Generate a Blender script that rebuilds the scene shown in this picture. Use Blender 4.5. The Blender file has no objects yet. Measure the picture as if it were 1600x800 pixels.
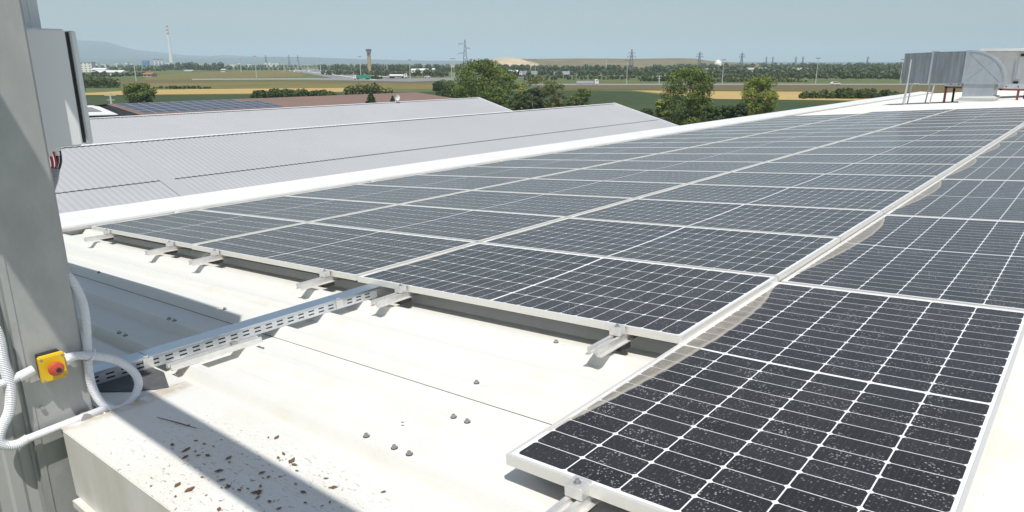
import bpy, bmesh, math, random
import numpy as np
from mathutils import Vector, Matrix
R = math.radians
random.seed(7)
rng = np.random.default_rng(7)
SC = bpy.context.scene
COL = SC.collection

# ------------------------------------------------------------------ camera
CAM = Vector((1.2197, -2.5679, 1.1271)); F = 1082.93; HEAD = 0.70078; PITCH = math.atan(301 / F)
SL = 0.0792                       # slope of our roof (rad), rising towards +X
cd = bpy.data.cameras.new('camera'); cam = bpy.data.objects.new('camera', cd); COL.objects.link(cam)
cam.location = CAM; cam.rotation_euler = (math.pi / 2 - PITCH, 0, HEAD)
cd.sensor_width = 36; cd.lens = 36 * F / 1600; cd.clip_start = 0.05; cd.clip_end = 60000
SC.camera = cam
# ------------------------------------------------------------------ light
TOSUN = Vector((0.36, -0.34, 1.0)).normalized()
w = bpy.data.worlds.new('World'); SC.world = w; w.use_nodes = True
nt = w.node_tree; bg = nt.nodes['Background']
sky = nt.nodes.new('ShaderNodeTexSky'); sky.sky_type = 'NISHITA'; sky.sun_disc = False
sky.sun_elevation = math.asin(TOSUN.z); sky.sun_rotation = math.atan2(TOSUN.x, TOSUN.y)
sky.altitude = 120; sky.air_density = 1.0; sky.dust_density = 1.2; sky.ozone_density = 1.0
hs = nt.nodes.new('ShaderNodeHueSaturation'); hs.inputs['Saturation'].default_value = 0.86
nt.links.new(sky.outputs[0], hs.inputs['Color']); nt.links.new(hs.outputs[0], bg.inputs['Color'])
bg.inputs['Strength'].default_value = 0.080
sd = bpy.data.lights.new('sun', 'SUN'); sd.energy = 3.7; sd.angle = R(0.53); sd.color = (1, 0.96, 0.9)
so = bpy.data.objects.new('sun', sd); COL.objects.link(so)
so.rotation_euler = TOSUN.to_track_quat('Z', 'Y').to_euler(); so.location = (0, 0, 30)
SC.view_settings.view_transform = 'Standard'; SC.view_settings.look = 'None'
SC.view_settings.exposure = 0.28; SC.view_settings.gamma = 1
SC.render.engine = 'CYCLES'
try:
    SC.cycles.volume_bounces = 3; SC.cycles.max_bounces = 6
except Exception: pass

# ------------------------------------------------------------------ helpers
def ray(px, py):
    fh = Vector((-math.sin(HEAD), math.cos(HEAD), 0)); rt = Vector((math.cos(HEAD), math.sin(HEAD), 0))
    fw = fh * math.cos(PITCH) + Vector((0, 0, -math.sin(PITCH))); up = rt.cross(fw)
    return fw * F + rt * (px - 800) + up * (400 - py)
GZ = -8.0
def gp(px, py, z=GZ):            # ground point seen along a direction
    d = ray(px, py); s = (z - CAM.z) / d.z
    return CAM + d * s
def dp(px, py, D):               # point at horizontal distance D along a direction
    d = ray(px, py); s = D / math.hypot(d.x, d.y)
    return CAM + d * s
def gd(px, D):                   # ground point at distance D
    p = dp(px, 99, D); return Vector((p.x, p.y, GZ))
def zt(py, D):                   # height of a line of sight at distance D (image row py)
    return CAM.z - D * (py - 99) / 1124.0

def tag(o, label=None, cat=None, group=None, kind=None):
    if label: o['label'] = label
    if cat: o['category'] = cat
    if group: o['group'] = group
    if kind: o['kind'] = kind
    return o
def empty(name, loc=(0, 0, 0), label=None, cat=None, group=None, rot=None):
    o = bpy.data.objects.new(name, None); COL.objects.link(o); o.location = loc; o.empty_display_size = 0.2
    if rot is not None: o.rotation_euler = rot
    return tag(o, label, cat, group)
def copy_tree(o, parent=None):
    c = o.copy(); COL.objects.link(c)
    if parent is not None: c.parent = parent
    for ch in list(o.children): copy_tree(ch, c)
    return c

class MB:
    def __init__(s): s.v = []; s.f = []; s.uv = None
    def add(s, vs, fs):
        b = len(s.v); s.v += [tuple(v) for v in vs]; s.f += [tuple(i + b for i in f) for f in fs]; return s
    def box(s, x0, x1, y0, y1, z0, z1, M=None):
        vs = [Vector((x, y, z)) for x in (x0, x1) for y in (y0, y1) for z in (z0, z1)]
        if M is not None: vs = [M @ v for v in vs]
        return s.add(vs, [(0, 1, 3, 2), (4, 6, 7, 5), (0, 4, 5, 1), (2, 3, 7, 6), (0, 2, 6, 4), (1, 5, 7, 3)])
    def bar(s, a, b, w, h=None, up=(0, 0, 1)):
        a = Vector(a); b = Vector(b); h = w if h is None else h
        d = (b - a).normalized(); u = Vector(up)
        if abs(d.dot(u)) > .97: u = Vector((1, 0, 0))
        r = d.cross(u).normalized(); u = r.cross(d)
        vs = []
        for p in (a, b):
            for sx, sy in ((-1, -1), (1, -1), (1, 1), (-1, 1)): vs.append(p + r * sx * w / 2 + u * sy * h / 2)
        return s.add(vs, [(0, 3, 2, 1), (4, 5, 6, 7), (0, 1, 5, 4), (1, 2, 6, 5), (2, 3, 7, 6), (3, 0, 4, 7)])
    def tube(s, pts, rad, n=10, cap=True):
        pts = [Vector(p) for p in pts]; rings = []; N = len(pts)
        rr = rad if hasattr(rad, '__len__') else [rad] * N
        prev = None
        for i, p in enumerate(pts):
            d = (pts[min(i + 1, N - 1)] - pts[max(i - 1, 0)])
            d = d.normalized() if d.length > 1e-9 else Vector((0, 0, 1))
            if prev is None:
                u = Vector((0, 0, 1)) if abs(d.z) < .9 else Vector((1, 0, 0))
                r = d.cross(u).normalized()
            else: r = (prev - d * prev.dot(d)).normalized()
            prev = r; u = d.cross(r)
            rings.append([p + (r * math.cos(2 * math.pi * k / n) + u * math.sin(2 * math.pi * k / n)) * rr[i] for k in range(n)])
        vs = [v for rg in rings for v in rg]; fs = []
        for i in range(N - 1):
            for k in range(n):
                a = i * n + k; b = i * n + (k + 1) % n; fs.append((a, b, b + n, a + n))
        if cap: fs.append(tuple(range(n))[::-1]); fs.append(tuple((N - 1) * n + k for k in range(n)))
        return s.add(vs, fs)
    def prism(s, prof, a, b, M=None, caps=True):   # prof [(u,w)] in the XZ plane, extruded along y from a to b
        n = len(prof); vs = [Vector((u, a, w_)) for u, w_ in prof] + [Vector((u, b, w_)) for u, w_ in prof]
        if M is not None: vs = [M @ v for v in vs]
        fs = [(i, (i + 1) % n, (i + 1) % n + n, i + n) for i in range(n)]
        if caps: fs += [tuple(range(n))[::-1], tuple(range(n, 2 * n))]
        return s.add(vs, fs)
    def build(s, name, mat, parent=None, smooth=False, mw=None, bevel=0):
        me = bpy.data.meshes.new(name); me.from_pydata(s.v, [], s.f); me.update()
        bm = bmesh.new(); bm.from_mesh(me); bmesh.ops.recalc_face_normals(bm, faces=bm.faces)
        if bevel: bmesh.ops.bevel(bm, geom=list(bm.edges), offset=bevel, segments=2, affect='EDGES', clamp_overlap=True)
        bm.to_mesh(me); bm.free()
        if smooth: me.shade_smooth()
        me.materials.append(mat)
        o = bpy.data.objects.new(name, me); COL.objects.link(o)
        if parent is not None: o.parent = parent
        if mw is not None: o.matrix_local = mw
        return o

def fastmesh(name, verts, quads, mat, parent=None, cols=None, smooth=False):
    me = bpy.data.meshes.new(name); nv = len(verts); nf = len(quads); k = quads.shape[1]
    me.vertices.add(nv); me.vertices.foreach_set('co', np.asarray(verts, np.float32).ravel())
    me.loops.add(nf * k); me.loops.foreach_set('vertex_index', np.asarray(quads, np.int32).ravel())
    me.polygons.add(nf); me.polygons.foreach_set('loop_start', np.arange(0, nf * k, k, dtype=np.int32))
    me.update(calc_edges=True); me.materials.append(mat)
    if cols is not None:
        a = me.attributes.new('tone', 'FLOAT', 'FACE'); a.data.foreach_set('value', np.asarray(cols, np.float32))
    me.shade_smooth() if smooth else me.shade_flat()
    o = bpy.data.objects.new(name, me); COL.objects.link(o)
    if parent is not None: o.parent = parent
    return o

# ---- materials
def new_mat(name):
    m = bpy.data.materials.new(name); m.use_nodes = True; nt = m.node_tree
    return m, nt, nt.nodes['Principled BSDF']
def N(nt, typ, **kw):
    n = nt.nodes.new(typ)
    for k, v in kw.items():
        if k.startswith('_'): setattr(n, k[1:], v)
        else: n.inputs[k].default_value = v
    return n
def L(nt, a, b): nt.links.new(a, b)
def math_(nt, op, a, b=None, c=None, clamp=False):
    n = nt.nodes.new('ShaderNodeMath'); n.operation = op; n.use_clamp = clamp
    for i, x in enumerate((a, b, c)):
        if x is None: continue
        if isinstance(x, (int, float)): n.inputs[i].default_value = x
        else: nt.links.new(x, n.inputs[i])
    return n.outputs[0]
def mixc(nt, fac, a, b):
    n = nt.nodes.new('ShaderNodeMix'); n.data_type = 'RGBA'
    for key, x in ((0, fac), (6, a), (7, b)):
        if isinstance(x, (int, float)): n.inputs[key].default_value = x
        elif isinstance(x, tuple): n.inputs[key].default_value = (*x, 1) if len(x) == 3 else x
        else: nt.links.new(x, n.inputs[key])
    return n.outputs[2]
def ramp(nt, x, p0, p1):
    n = nt.nodes.new('ShaderNodeMapRange'); n.clamp = True; n.interpolation_type = 'SMOOTHSTEP'
    n.inputs['From Min'].default_value = p0; n.inputs['From Max'].default_value = p1
    nt.links.new(x, n.inputs['Value']); return n.outputs[0]
def noise(nt, co, scale, detail=4, rough=.6, dist=0.0):
    n = nt.nodes.new('ShaderNodeTexNoise'); n.inputs['Scale'].default_value = scale; n.inputs['Detail'].default_value = detail
    n.inputs['Roughness'].default_value = rough; n.inputs['Distortion'].default_value = dist
    if co is not None: nt.links.new(co, n.inputs['Vector'])
    return n.outputs['Fac']
def coords(nt, which='Object', scale=None):
    tc = nt.nodes.new('ShaderNodeTexCoord'); o = tc.outputs[which]
    if scale is not None:
        mp = nt.nodes.new('ShaderNodeMapping'); mp.inputs['Scale'].default_value = scale; nt.links.new(o, mp.inputs['Vector']); o = mp.outputs[0]
    return o
def simple(name, col, rough=.6, metal=0.0, var=.12, scale=3.0, col2=None, bump=0.0, spec=None, stretch=None):
    m, nt, b = new_mat(name); co = coords(nt, 'Object', stretch)
    f = ramp(nt, noise(nt, co, scale, 6, .65), .3, .7)
    c2 = col2 if col2 else tuple(c * (1 - var) for c in col)
    L(nt, mixc(nt, f, col, c2), b.inputs['Base Color'])
    b.inputs['Roughness'].default_value = rough; b.inputs['Metallic'].default_value = metal
    if spec is not None: b.inputs['Specular IOR Level'].default_value = spec
    if bump:
        bp = N(nt, 'ShaderNodeBump', Strength=bump, Distance=.01); L(nt, noise(nt, co, scale * 6, 5), bp.inputs['Height']); L(nt, bp.outputs[0], b.inputs['Normal'])
    return m

# world -> roof frame rotation
RM = Matrix.Rotation(-SL, 4, 'Y')
CR = -.095

def roof_mat():
    m, nt, b = new_mat('white_roof_sheet'); co = coords(nt)
    big = ramp(nt, noise(nt, co, 1.3, 6, .7, .4), .45, .8)
    c = mixc(nt, math_(nt, 'MULTIPLY', big, .7), (.755, .755, .715), (.72, .69, .56))
    st = coords(nt, 'Object', (.35, 6, 6))
    s2 = ramp(nt, noise(nt, st, 2.5, 8, .75), .56, .74)
    c = mixc(nt, math_(nt, 'MULTIPLY', s2, .30), c, (.56, .50, .36))
    sp = N(nt, 'ShaderNodeTexVoronoi', Scale=30.0); L(nt, co, sp.inputs['Vector'])
    sz = math_(nt, 'MULTIPLY', N_sep(nt, sp.outputs['Color']), .12)
    spot = math_(nt, 'LESS_THAN', sp.outputs['Distance'], math_(nt, 'SUBTRACT', sz, .062))
    c = mixc(nt, math_(nt, 'MULTIPLY', spot, .6), c, (.30, .23, .14))
    fine = ramp(nt, noise(nt, co, 160, 3, .6), .60, .74)
    c = mixc(nt, math_(nt, 'MULTIPLY', fine, .22), c, (.45, .42, .34))
    zz_ = nt.nodes.new('ShaderNodeSeparateXYZ'); L(nt, co, zz_.inputs[0])
    fl = math_(nt, 'MULTIPLY', ramp(nt, zz_.outputs[2], CR - .003, CR - .012), ramp(nt, zz_.outputs[2], CR - .046, CR - .034))
    c = mixc(nt, math_(nt, 'MULTIPLY', fl, math_(nt, 'ADD', .03, math_(nt, 'MULTIPLY', big, .12))), c, (.40, .36, .28))  # faint darkening of the rib flanks, their shade painted into the colour
    # leaf litter smears trodden into the verge near the front edge
    sx = nt.nodes.new('ShaderNodeSeparateXYZ'); L(nt, co, sx.inputs[0])
    zone = math_(nt, 'MULTIPLY', ramp(nt, sx.outputs[1], -1.36, -1.52), math_(nt, 'MULTIPLY', ramp(nt, sx.outputs[0], -1.6, -1.0), ramp(nt, sx.outputs[0], .1, -.5)))
    sm = math_(nt, 'MULTIPLY', ramp(nt, noise(nt, coords(nt, 'Object', (1, 2.2, 1)), 34, 4, .65, .3), .60, .66), zone)
    c = mixc(nt, math_(nt, 'MULTIPLY', sm, .75), c, (.20, .13, .075))
    gr = math_(nt, 'MULTIPLY', ramp(nt, noise(nt, coords(nt, 'Object', (1, 3, 1)), 60, 5, .7), .52, .72), .35)
    c = mixc(nt, math_(nt, 'MULTIPLY', gr, math_(nt, 'ADD', zone, .25)), c, (.34, .29, .22))
    rim = math_(nt, 'MULTIPLY', ramp(nt, math_(nt, 'ABSOLUTE', math_(nt, 'ADD', sx.outputs[0], 1.66)), .10, .0), ramp(nt, noise(nt, co, 12, 5, .7), .35, .6))
    rim = math_(nt, 'MULTIPLY', rim, ramp(nt, sx.outputs[1], -1.33, -1.40))
    c = mixc(nt, math_(nt, 'MULTIPLY', rim, .65), c, (.42, .31, .18))
    L(nt, c, b.inputs['Base Color']); b.inputs['Roughness'].default_value = .42
    bp = N(nt, 'ShaderNodeBump', Strength=.12, Distance=.004); L(nt, noise(nt, st, 14, 5), bp.inputs['Height']); L(nt, bp.outputs[0], b.inputs['Normal'])
    return m
def N_sep(nt, colsock):
    s = nt.nodes.new('ShaderNodeSeparateColor'); nt.links.new(colsock, s.inputs[0]); return s.outputs[0]

def laminate_mat(Lp, Wp, portrait):
    m, nt, b = new_mat('solar_laminate')
    tc = nt.nodes.new('ShaderNodeTexCoord'); sx = nt.nodes.new('ShaderNodeSeparateXYZ'); L(nt, tc.outputs['Object'], sx.inputs[0])
    x, y = sx.outputs[0], sx.outputs[1]
    mg = .006
    pu = (Lp / 2 - .026 - mg) / 12; pv = (Wp - .044) / 6
    ax = math_(nt, 'SUBTRACT', math_(nt, 'ABSOLUTE', x), mg)
    cu = math_(nt, 'DIVIDE', ax, pu); cv = math_(nt, 'ADD', math_(nt, 'DIVIDE', y, pv), 3.0)
    def edge(c, p):
        f = math_(nt, 'FRACT', c); return math_(nt, 'MULTIPLY', math_(nt, 'SUBTRACT', .5, math_(nt, 'ABSOLUTE', math_(nt, 'SUBTRACT', f, .5))), p)
    du = edge(cu, pu); dv = edge(cv, pv)
    m1 = math_(nt, 'GREATER_THAN', du, .0014); m2 = math_(nt, 'GREATER_THAN', dv, .0021)
    m3 = math_(nt, 'GREATER_THAN', math_(nt, 'ADD', du, dv), .0118)
    inn = math_(nt, 'MULTIPLY', math_(nt, 'GREATER_THAN', cu, 0.0), math_(nt, 'LESS_THAN', cu, 12.0))
    inn = math_(nt, 'MULTIPLY', inn, math_(nt, 'MULTIPLY', math_(nt, 'GREATER_THAN', cv, 0.0), math_(nt, 'LESS_THAN', cv, 6.0)))
    cell = math_(nt, 'MULTIPLY', math_(nt, 'MULTIPLY', m1, m2), math_(nt, 'MULTIPLY', m3, inn))
    bb = edge(math_(nt, 'MULTIPLY', cv, 10.0), pv / 10)
    bus = math_(nt, 'LESS_THAN', bb, .0004)
    oi = nt.nodes.new('ShaderNodeObjectInfo')
    off = nt.nodes.new('ShaderNodeVectorMath'); off.operation = 'ADD'; L(nt, tc.outputs['Object'], off.inputs[0])
    cmb = nt.nodes.new('ShaderNodeCombineXYZ')
    rr = math_(nt, 'MULTIPLY', oi.outputs['Random'], 60.0)
    L(nt, rr, cmb.inputs[0]); L(nt, rr, cmb.inputs[2]); L(nt, cmb.outputs[0], off.inputs[1]); co = off.outputs[0]
    wn = nt.nodes.new('ShaderNodeTexWhiteNoise'); wn.noise_dimensions = '3D'
    cc = nt.nodes.new('ShaderNodeCombineXYZ'); L(nt, math_(nt, 'FLOOR', math_(nt, 'DIVIDE', x, pu)), cc.inputs[0]); L(nt, math_(nt, 'FLOOR', cv), cc.inputs[1]); L(nt, rr, cc.inputs[2]); L(nt, cc.outputs[0], wn.inputs[0])
    base = mixc(nt, wn.outputs['Value'], (.011, .011, .013), (.021, .0205, .024))
    base = mixc(nt, math_(nt, 'MULTIPLY', bus, .25), base, (.16, .17, .22))
    c = mixc(nt, cell, (.86, .87, .90), base)
    # dried rain spots and dust film
    v = N(nt, 'ShaderNodeTexVoronoi', Scale=120.0); L(nt, co, v.inputs['Vector'])
    rs = math_(nt, 'MULTIPLY', N_sep(nt, v.outputs['Color']), .50)
    sp = math_(nt, 'MULTIPLY', ramp(nt, math_(nt, 'SUBTRACT', rs, v.outputs['Distance']), 0.0, .16), 1.0)
    clus = ramp(nt, noise(nt, co, 9, 3), .38, .72)
    v2 = N(nt, 'ShaderNodeTexVoronoi', Scale=34.0); L(nt, co, v2.inputs['Vector'])
    rs2 = math_(nt, 'SUBTRACT', math_(nt, 'MULTIPLY', N_sep(nt, v2.outputs['Color']), .6), .42)
    sp2 = ramp(nt, math_(nt, 'SUBTRACT', rs2, v2.outputs['Distance']), 0.0, .05)
    film = math_(nt, 'ADD', math_(nt, 'MULTIPLY', noise(nt, co, 30, 6, .75), .035), .0)
    dust = math_(nt, 'ADD', math_(nt, 'MULTIPLY', math_(nt, 'MULTIPLY', sp, math_(nt, 'ADD', math_(nt, 'MULTIPLY', clus, 1.35), .12)), .42), film)
    dust = math_(nt, 'ADD', dust, math_(nt, 'MULTIPLY', sp2, .35), clamp=True)
    # silt dried at the low edge, its lens skewed to paint in a reflection
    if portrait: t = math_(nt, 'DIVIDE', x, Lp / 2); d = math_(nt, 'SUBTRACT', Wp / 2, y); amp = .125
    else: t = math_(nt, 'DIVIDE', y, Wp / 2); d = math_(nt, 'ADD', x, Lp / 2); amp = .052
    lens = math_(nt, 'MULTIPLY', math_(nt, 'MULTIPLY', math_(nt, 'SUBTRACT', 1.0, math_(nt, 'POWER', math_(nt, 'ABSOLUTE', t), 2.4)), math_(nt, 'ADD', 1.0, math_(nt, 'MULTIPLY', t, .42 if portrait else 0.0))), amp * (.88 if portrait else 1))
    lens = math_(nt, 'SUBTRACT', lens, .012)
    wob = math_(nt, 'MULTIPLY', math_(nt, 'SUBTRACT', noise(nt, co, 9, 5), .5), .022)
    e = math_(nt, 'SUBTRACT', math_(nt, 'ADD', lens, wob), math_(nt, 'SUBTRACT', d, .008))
    silt_refl = math_(nt, 'MULTIPLY', ramp(nt, e, 0.0, .012), math_(nt, 'ADD', math_(nt, 'MULTIPLY', noise(nt, co, 22, 6, .7), .7), .12), clamp=True)
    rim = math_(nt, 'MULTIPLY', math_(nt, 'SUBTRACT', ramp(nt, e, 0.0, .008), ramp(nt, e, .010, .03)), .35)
    silt_refl = math_(nt, 'ADD', silt_refl, rim, clamp=True)
    c = mixc(nt, dust, c, (.58, .58, .575)); c = mixc(nt, silt_refl, c, (.46, .425, .36))
    L(nt, c, b.inputs['Base Color'])
    L(nt, math_(nt, 'ADD', math_(nt, 'MULTIPLY', silt_refl, .4), math_(nt, 'ADD', .13, math_(nt, 'MULTIPLY', noise(nt, co, 3.5, 4), .12))), b.inputs['Roughness'])
    c = mixc(nt, math_(nt, 'MULTIPLY', math_(nt, 'MULTIPLY', oi.outputs['Random'], ramp(nt, noise(nt, co, 2.3, 5, .65, .6), .35, .75)), .045), c, (.55, .50, .42))
    b.inputs['IOR'].default_value = 1.17
    b.inputs['Sheen Weight'].default_value = .26; b.inputs['Sheen Roughness'].default_value = .4; b.inputs['Sheen Tint'].default_value = (1, .94, .86, 1)
    return m

M = {}
M['roof'] = roof_mat()
M['alu'] = simple('anodised_aluminium', (.92, .90, .84), .38, .45, .03, 20)
M['rail'] = simple('mill_aluminium_rail', (.82, .81, .78), .35, .55, .10, 30)
M['galv'] = simple('galvanised_steel', (.70, .73, .76), .36, .55, .22, 9, bump=.05)
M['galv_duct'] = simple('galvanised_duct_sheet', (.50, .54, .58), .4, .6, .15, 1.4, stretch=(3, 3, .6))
M['duct_dim'] = simple('dimmed_galvanised_sheet', (.27, .30, .33), .42, .5, .35, 2.2, stretch=(4, 3, .25))  # darker copy of the duct sheet, its dim reflection painted into the base
M['lid'] = simple('galvanised_lid', (.55, .62, .70), .28, .92, .12, 5)
M['steel_col'] = simple('painted_column_steel', (.49, .50, .49), .42, .2, .28, 3.2, bump=.15, stretch=(1, 1, .55))
M['wall'] = simple('grey_wall_cladding', (.50, .50, .485), .5, .05, .12, 1.8, stretch=(1, 1, .3))
M['cab'] = simple('powder_coated_cabinet', (.76, .78, .78), .4, 0, .03, 2)
M['white'] = simple('white_painted_metal', (.80, .80, .78), .45, 0, .07, 2)
M['fascia'] = simple('weathered_fascia', (.74, .73, .70), .5, 0, .2, 2.2, col2=(.60, .57, .50), stretch=(2, 2, .5))
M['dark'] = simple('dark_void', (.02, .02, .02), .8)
M['seal'] = simple('black_rubber', (.03, .03, .03), .6)
M['yellow'] = simple('yellow_plastic', (.83, .56, .02), .4, 0, .08, 8)
M['red'] = simple('red_plastic', (.58, .09, .05), .45, 0, .1, 10)
M['conduit'] = simple('white_conduit', (.82, .83, .85), .42, 0, .08, 12)
M['conduit_grey'] = simple('grey_conduit', (.42, .43, .45), .45)
M['cable_red'] = simple('red_cable', (.5, .02, .03), .4)
M['cable_black'] = simple('black_cable', (.02, .02, .022), .4)
M['leaf_dry'] = simple('dry_brown_leaf', (.22, .115, .05), .7, 0, .5, 40)
M['redframe'] = simple('red_oxide_steel', (.26, .07, .05), .6, .1, .2, 4)
M['bolt'] = simple('zinc_screw', (.42, .42, .41), .4, .6)
M['neigh'] = simple('pale_grey_corrugated_sheet', (.44, .452, .46), .45, 0, .08, .10)
M['neigh_ridge'] = simple('white_ridge_cap', (.72, .73, .74), .5)
M['brown_roof'] = simple('brown_sheet_roof', (.235, .15, .115), .6, 0, .1, .15)
M['brown_dark'] = simple('dark_brown_gutter', (.10, .06, .045), .6)
M['conc'] = simple('concrete_wall', (.45, .43, .40), .8, 0, .15, .4)
M['far_white'] = simple('far_white_wall', (.78, .77, .74), .7, 0, .08, .1)
M['far_roof_red'] = simple('red_tile_roof', (.42, .16, .10), .8, 0, .2, .3)
M['far_blue'] = simple('blue_cladding', (.05, .20, .45), .6, 0, .08, .1)
M['window'] = simple('dark_window_glass', (.05, .06, .08), .15)
M['tower'] = simple('ochre_tower_concrete', (.42, .31, .14), .8, 0, .15, .2)
M['pylon'] = simple('lattice_steel', (.22, .23, .25), .6, .3)
M['lamp'] = simple('grey_lamp_post', (.62, .63, .60), .5, .2)
M['asphalt'] = simple('road_asphalt', (.23, .23, .23), .9, 0, .12, .05)
M['guard'] = simple('guardrail_steel', (.55, .55, .52), .5, .2)
M['bark'] = simple('tree_bark', (.24, .20, .16), .9)
M['tarp_green'] = simple('green_tarpaulin', (.03, .28, .16), .5)
M['tarp_grey'] = simple('grey_trailer_side', (.45, .47, .50), .5)
M['red_paint'] = simple('red_vehicle_paint', (.45, .04, .04), .4)
M['tyre'] = simple('black_tyre', (.02, .02, .02), .9)
M['pv_far'] = simple('far_solar_glass', (.035, .038, .055), .35, 0, .2, .2)
def pvfar():
    m, nt, b = new_mat('far_solar_glass'); g = coords(nt, 'Generated'); sx = nt.nodes.new('ShaderNodeSeparateXYZ'); L(nt, g, sx.inputs[0])
    e = None
    for k in (0, 1):
        f = math_(nt, 'LESS_THAN', math_(nt, 'SUBTRACT', .5, math_(nt, 'ABSOLUTE', math_(nt, 'SUBTRACT', sx.outputs[k], .5))), .035 if k == 0 else .02); e = f if e is None else math_(nt, 'MAXIMUM', e, f)
    L(nt, mixc(nt, e, (.045, .048, .07), (.42, .42, .43)), b.inputs['Base Color']); b.inputs['Roughness'].default_value = .3
    return m
M['pv_far'] = pvfar()
def leafmat(name, a, b_, hue=None):
    m, nt, b = new_mat(name)
    at = nt.nodes.new('ShaderNodeAttribute'); at.attribute_name = 'tone'
    L(nt, mixc(nt, at.outputs['Fac'], a, b_), b.inputs['Base Color']); b.inputs['Roughness'].default_value = .65
    b.inputs['Specular IOR Level'].default_value = .25
    return m
M['leafA'] = leafmat('tree_foliage_green', (.055, .088, .022), (.22, .28, .07))
M['leafB'] = leafmat('tree_foliage_yellow_green', (.09, .13, .028), (.34, .39, .08))
M['leafC'] = leafmat('conifer_foliage', (.02, .038, .02), (.075, .11, .045))
M['leafY'] = leafmat('yellow_foliage', (.22, .20, .03), (.55, .46, .06))
M['leafD'] = leafmat('dark_hedge_foliage', (.035, .062, .022), (.12, .165, .05))
M['leafO'] = leafmat('olive_foliage', (.07, .085, .03), (.22, .235, .08))
M['leafF'] = leafmat('far_wood_foliage', (.05, .075, .035), (.15, .19, .085))
def field(name, a, b_, s1, s2, stretch=None, c3=None):
    m, nt, b = new_mat(name); co = coords(nt, 'Object', stretch)
    f = ramp(nt, noise(nt, co, s1, 8, .7), .35, .65); c = mixc(nt, f, a, b_)
    f2 = ramp(nt, noise(nt, co, s2, 5, .7), .4, .65)
    c = mixc(nt, math_(nt, 'MULTIPLY', f2, .5), c, c3 if c3 else tuple(x * .55 for x in a))
    L(nt, c, b.inputs['Base Color']); b.inputs['Roughness'].default_value = .95
    b.inputs['Specular IOR Level'].default_value = .1
    return m
M['grass'] = field('meadow_grass', (.10, .14, .052), (.16, .175, .075), .02, .35)
M['corn'] = field('corn_crop', (.05, .078, .036), (.072, .098, .045), .05, .9)
M['wheat'] = field('ripe_wheat', (.50, .37, .15), (.44, .32, .13), .03, .6, c3=(.38, .28, .12))
M['drygrass'] = field('dry_grass', (.23, .175, .07), (.16, .15, .06), .03, .35, c3=(.10, .13, .045))
M['verge'] = field('brown_verge', (.18, .13, .07), (.14, .125, .055), .05, .5, c3=(.08, .10, .04))
M['landfill'] = field('landfill_earth', (.19, .165, .10), (.23, .19, .115), .006, .03, c3=(.10, .11, .05))
M['sand'] = field('bare_sand', (.62, .52, .36), (.50, .41, .27), .008, .04)
M['hill'] = field('wooded_hill', (.025, .045, .045), (.035, .058, .055), .0006, .004)

# ------------------------------------------------------------------ ground and far terrain
def sheet(name, pts, mat, z=0.0):
    b = MB(); b.add([(p[0], p[1], GZ + z) for p in pts], [tuple(range(len(pts)))]); o = b.build(name, mat)
    if o.data.polygons[0].normal.z < 0: o.data.flip_normals()
    return tag(o, kind='structure')
sheet('ground', [(-22000, -3000), (9000, -3000), (9000, 22000), (-22000, 22000)], M['grass'])
def pxsheet(name, pts, mat, z): return sheet(name, [gp(*p) for p in pts], mat, z)
pxsheet('corn_field', [(-300, 149), (140, 149), (400, 147.5), (540, 145), (700, 143), (900, 141.5), (985, 143), (1060, 151), (1130, 155), (1340, 158), (1700, 159), (2200, 260), (-600, 260)], M['corn'], .03)
pxsheet('wheat_field', [(-100, 146), (140, 145.3), (230, 140.4), (380, 138.7), (540, 137.6), (535, 143.6), (380, 146.6), (230, 148.2), (-100, 150)], M['wheat'], .06)
pxsheet('wheat_field', [(985, 141.5), (1120, 143), (1260, 143.6), (1420, 146), (1700, 150), (1700, 160), (1340, 157.6), (1120, 155), (1050, 148)], M['wheat'], .07)
pxsheet('dry_grass_strip', [(200, 131), (380, 128), (700, 131), (720, 140), (560, 139), (380, 137.8), (232, 139)], M['drygrass'], .05)
pxsheet('dry_grass_strip', [(225, 118), (330, 113), (470, 108.5), (484, 112), (470, 120.5), (300, 124), (228, 125)], M['drygrass'], .05)
pxsheet('dry_grass_strip', [(520, 109), (560, 109), (690, 115), (700, 120), (600, 121), (540, 116)], M['drygrass'], .05)
pxsheet('verge', [(830, 134), (1300, 133.4), (1700, 134), (1700, 146), (1400, 144), (1260, 142.5), (1120, 142), (985, 140), (830, 139)], M['verge'], .045)
pxsheet('verge', [(-200, 126), (240, 125.5), (700, 128), (740, 131), (560, 133), (230, 131), (-200, 134)], M['verge'], .045)
# roads
pxsheet('motorway', [(820, 131.8), (1300, 131.6), (1800, 132.4), (1800, 133.6), (1300, 133.3), (820, 133.8)], M['asphalt'], .09)
pxsheet('slip_road', [(300, 123.2), (480, 122.2), (620, 123.0), (700, 121.4), (860, 117.5), (860, 119), (760, 124), (640, 128), (480, 125), (300, 125.4)], M['asphalt'], .09)
pxsheet('slip_road', [(440, 107.6), (466, 107.4), (600, 122), (640, 127.6), (560, 126.5), (520, 122.5)], M['asphalt'], .10)
pxsheet('pavement', [(472, 107.6), (500, 108.5), (560, 114), (640, 122), (625, 122.4), (540, 115)], M['asphalt'], .10)
pxsheet('road_marking', [(452, 108.6), (455, 108.6), (590, 125.2), (583, 125.2)], M['far_white'], .13)
pxsheet('road_marking', [(484, 108.8), (487, 108.8), (622, 122), (616, 122)], M['far_white'], .13)
pxsheet('road_marking', [(300, 124.1), (480, 123.3), (600, 124.2), (600, 124.4), (480, 123.5), (300, 124.35)], M['far_white'], .13)
pxsheet('road', [(770, 119.2), (960, 117.6), (1130, 116.4), (1130, 117.2), (960, 118.6), (770, 120.4)], M['asphalt'], .09)

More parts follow.
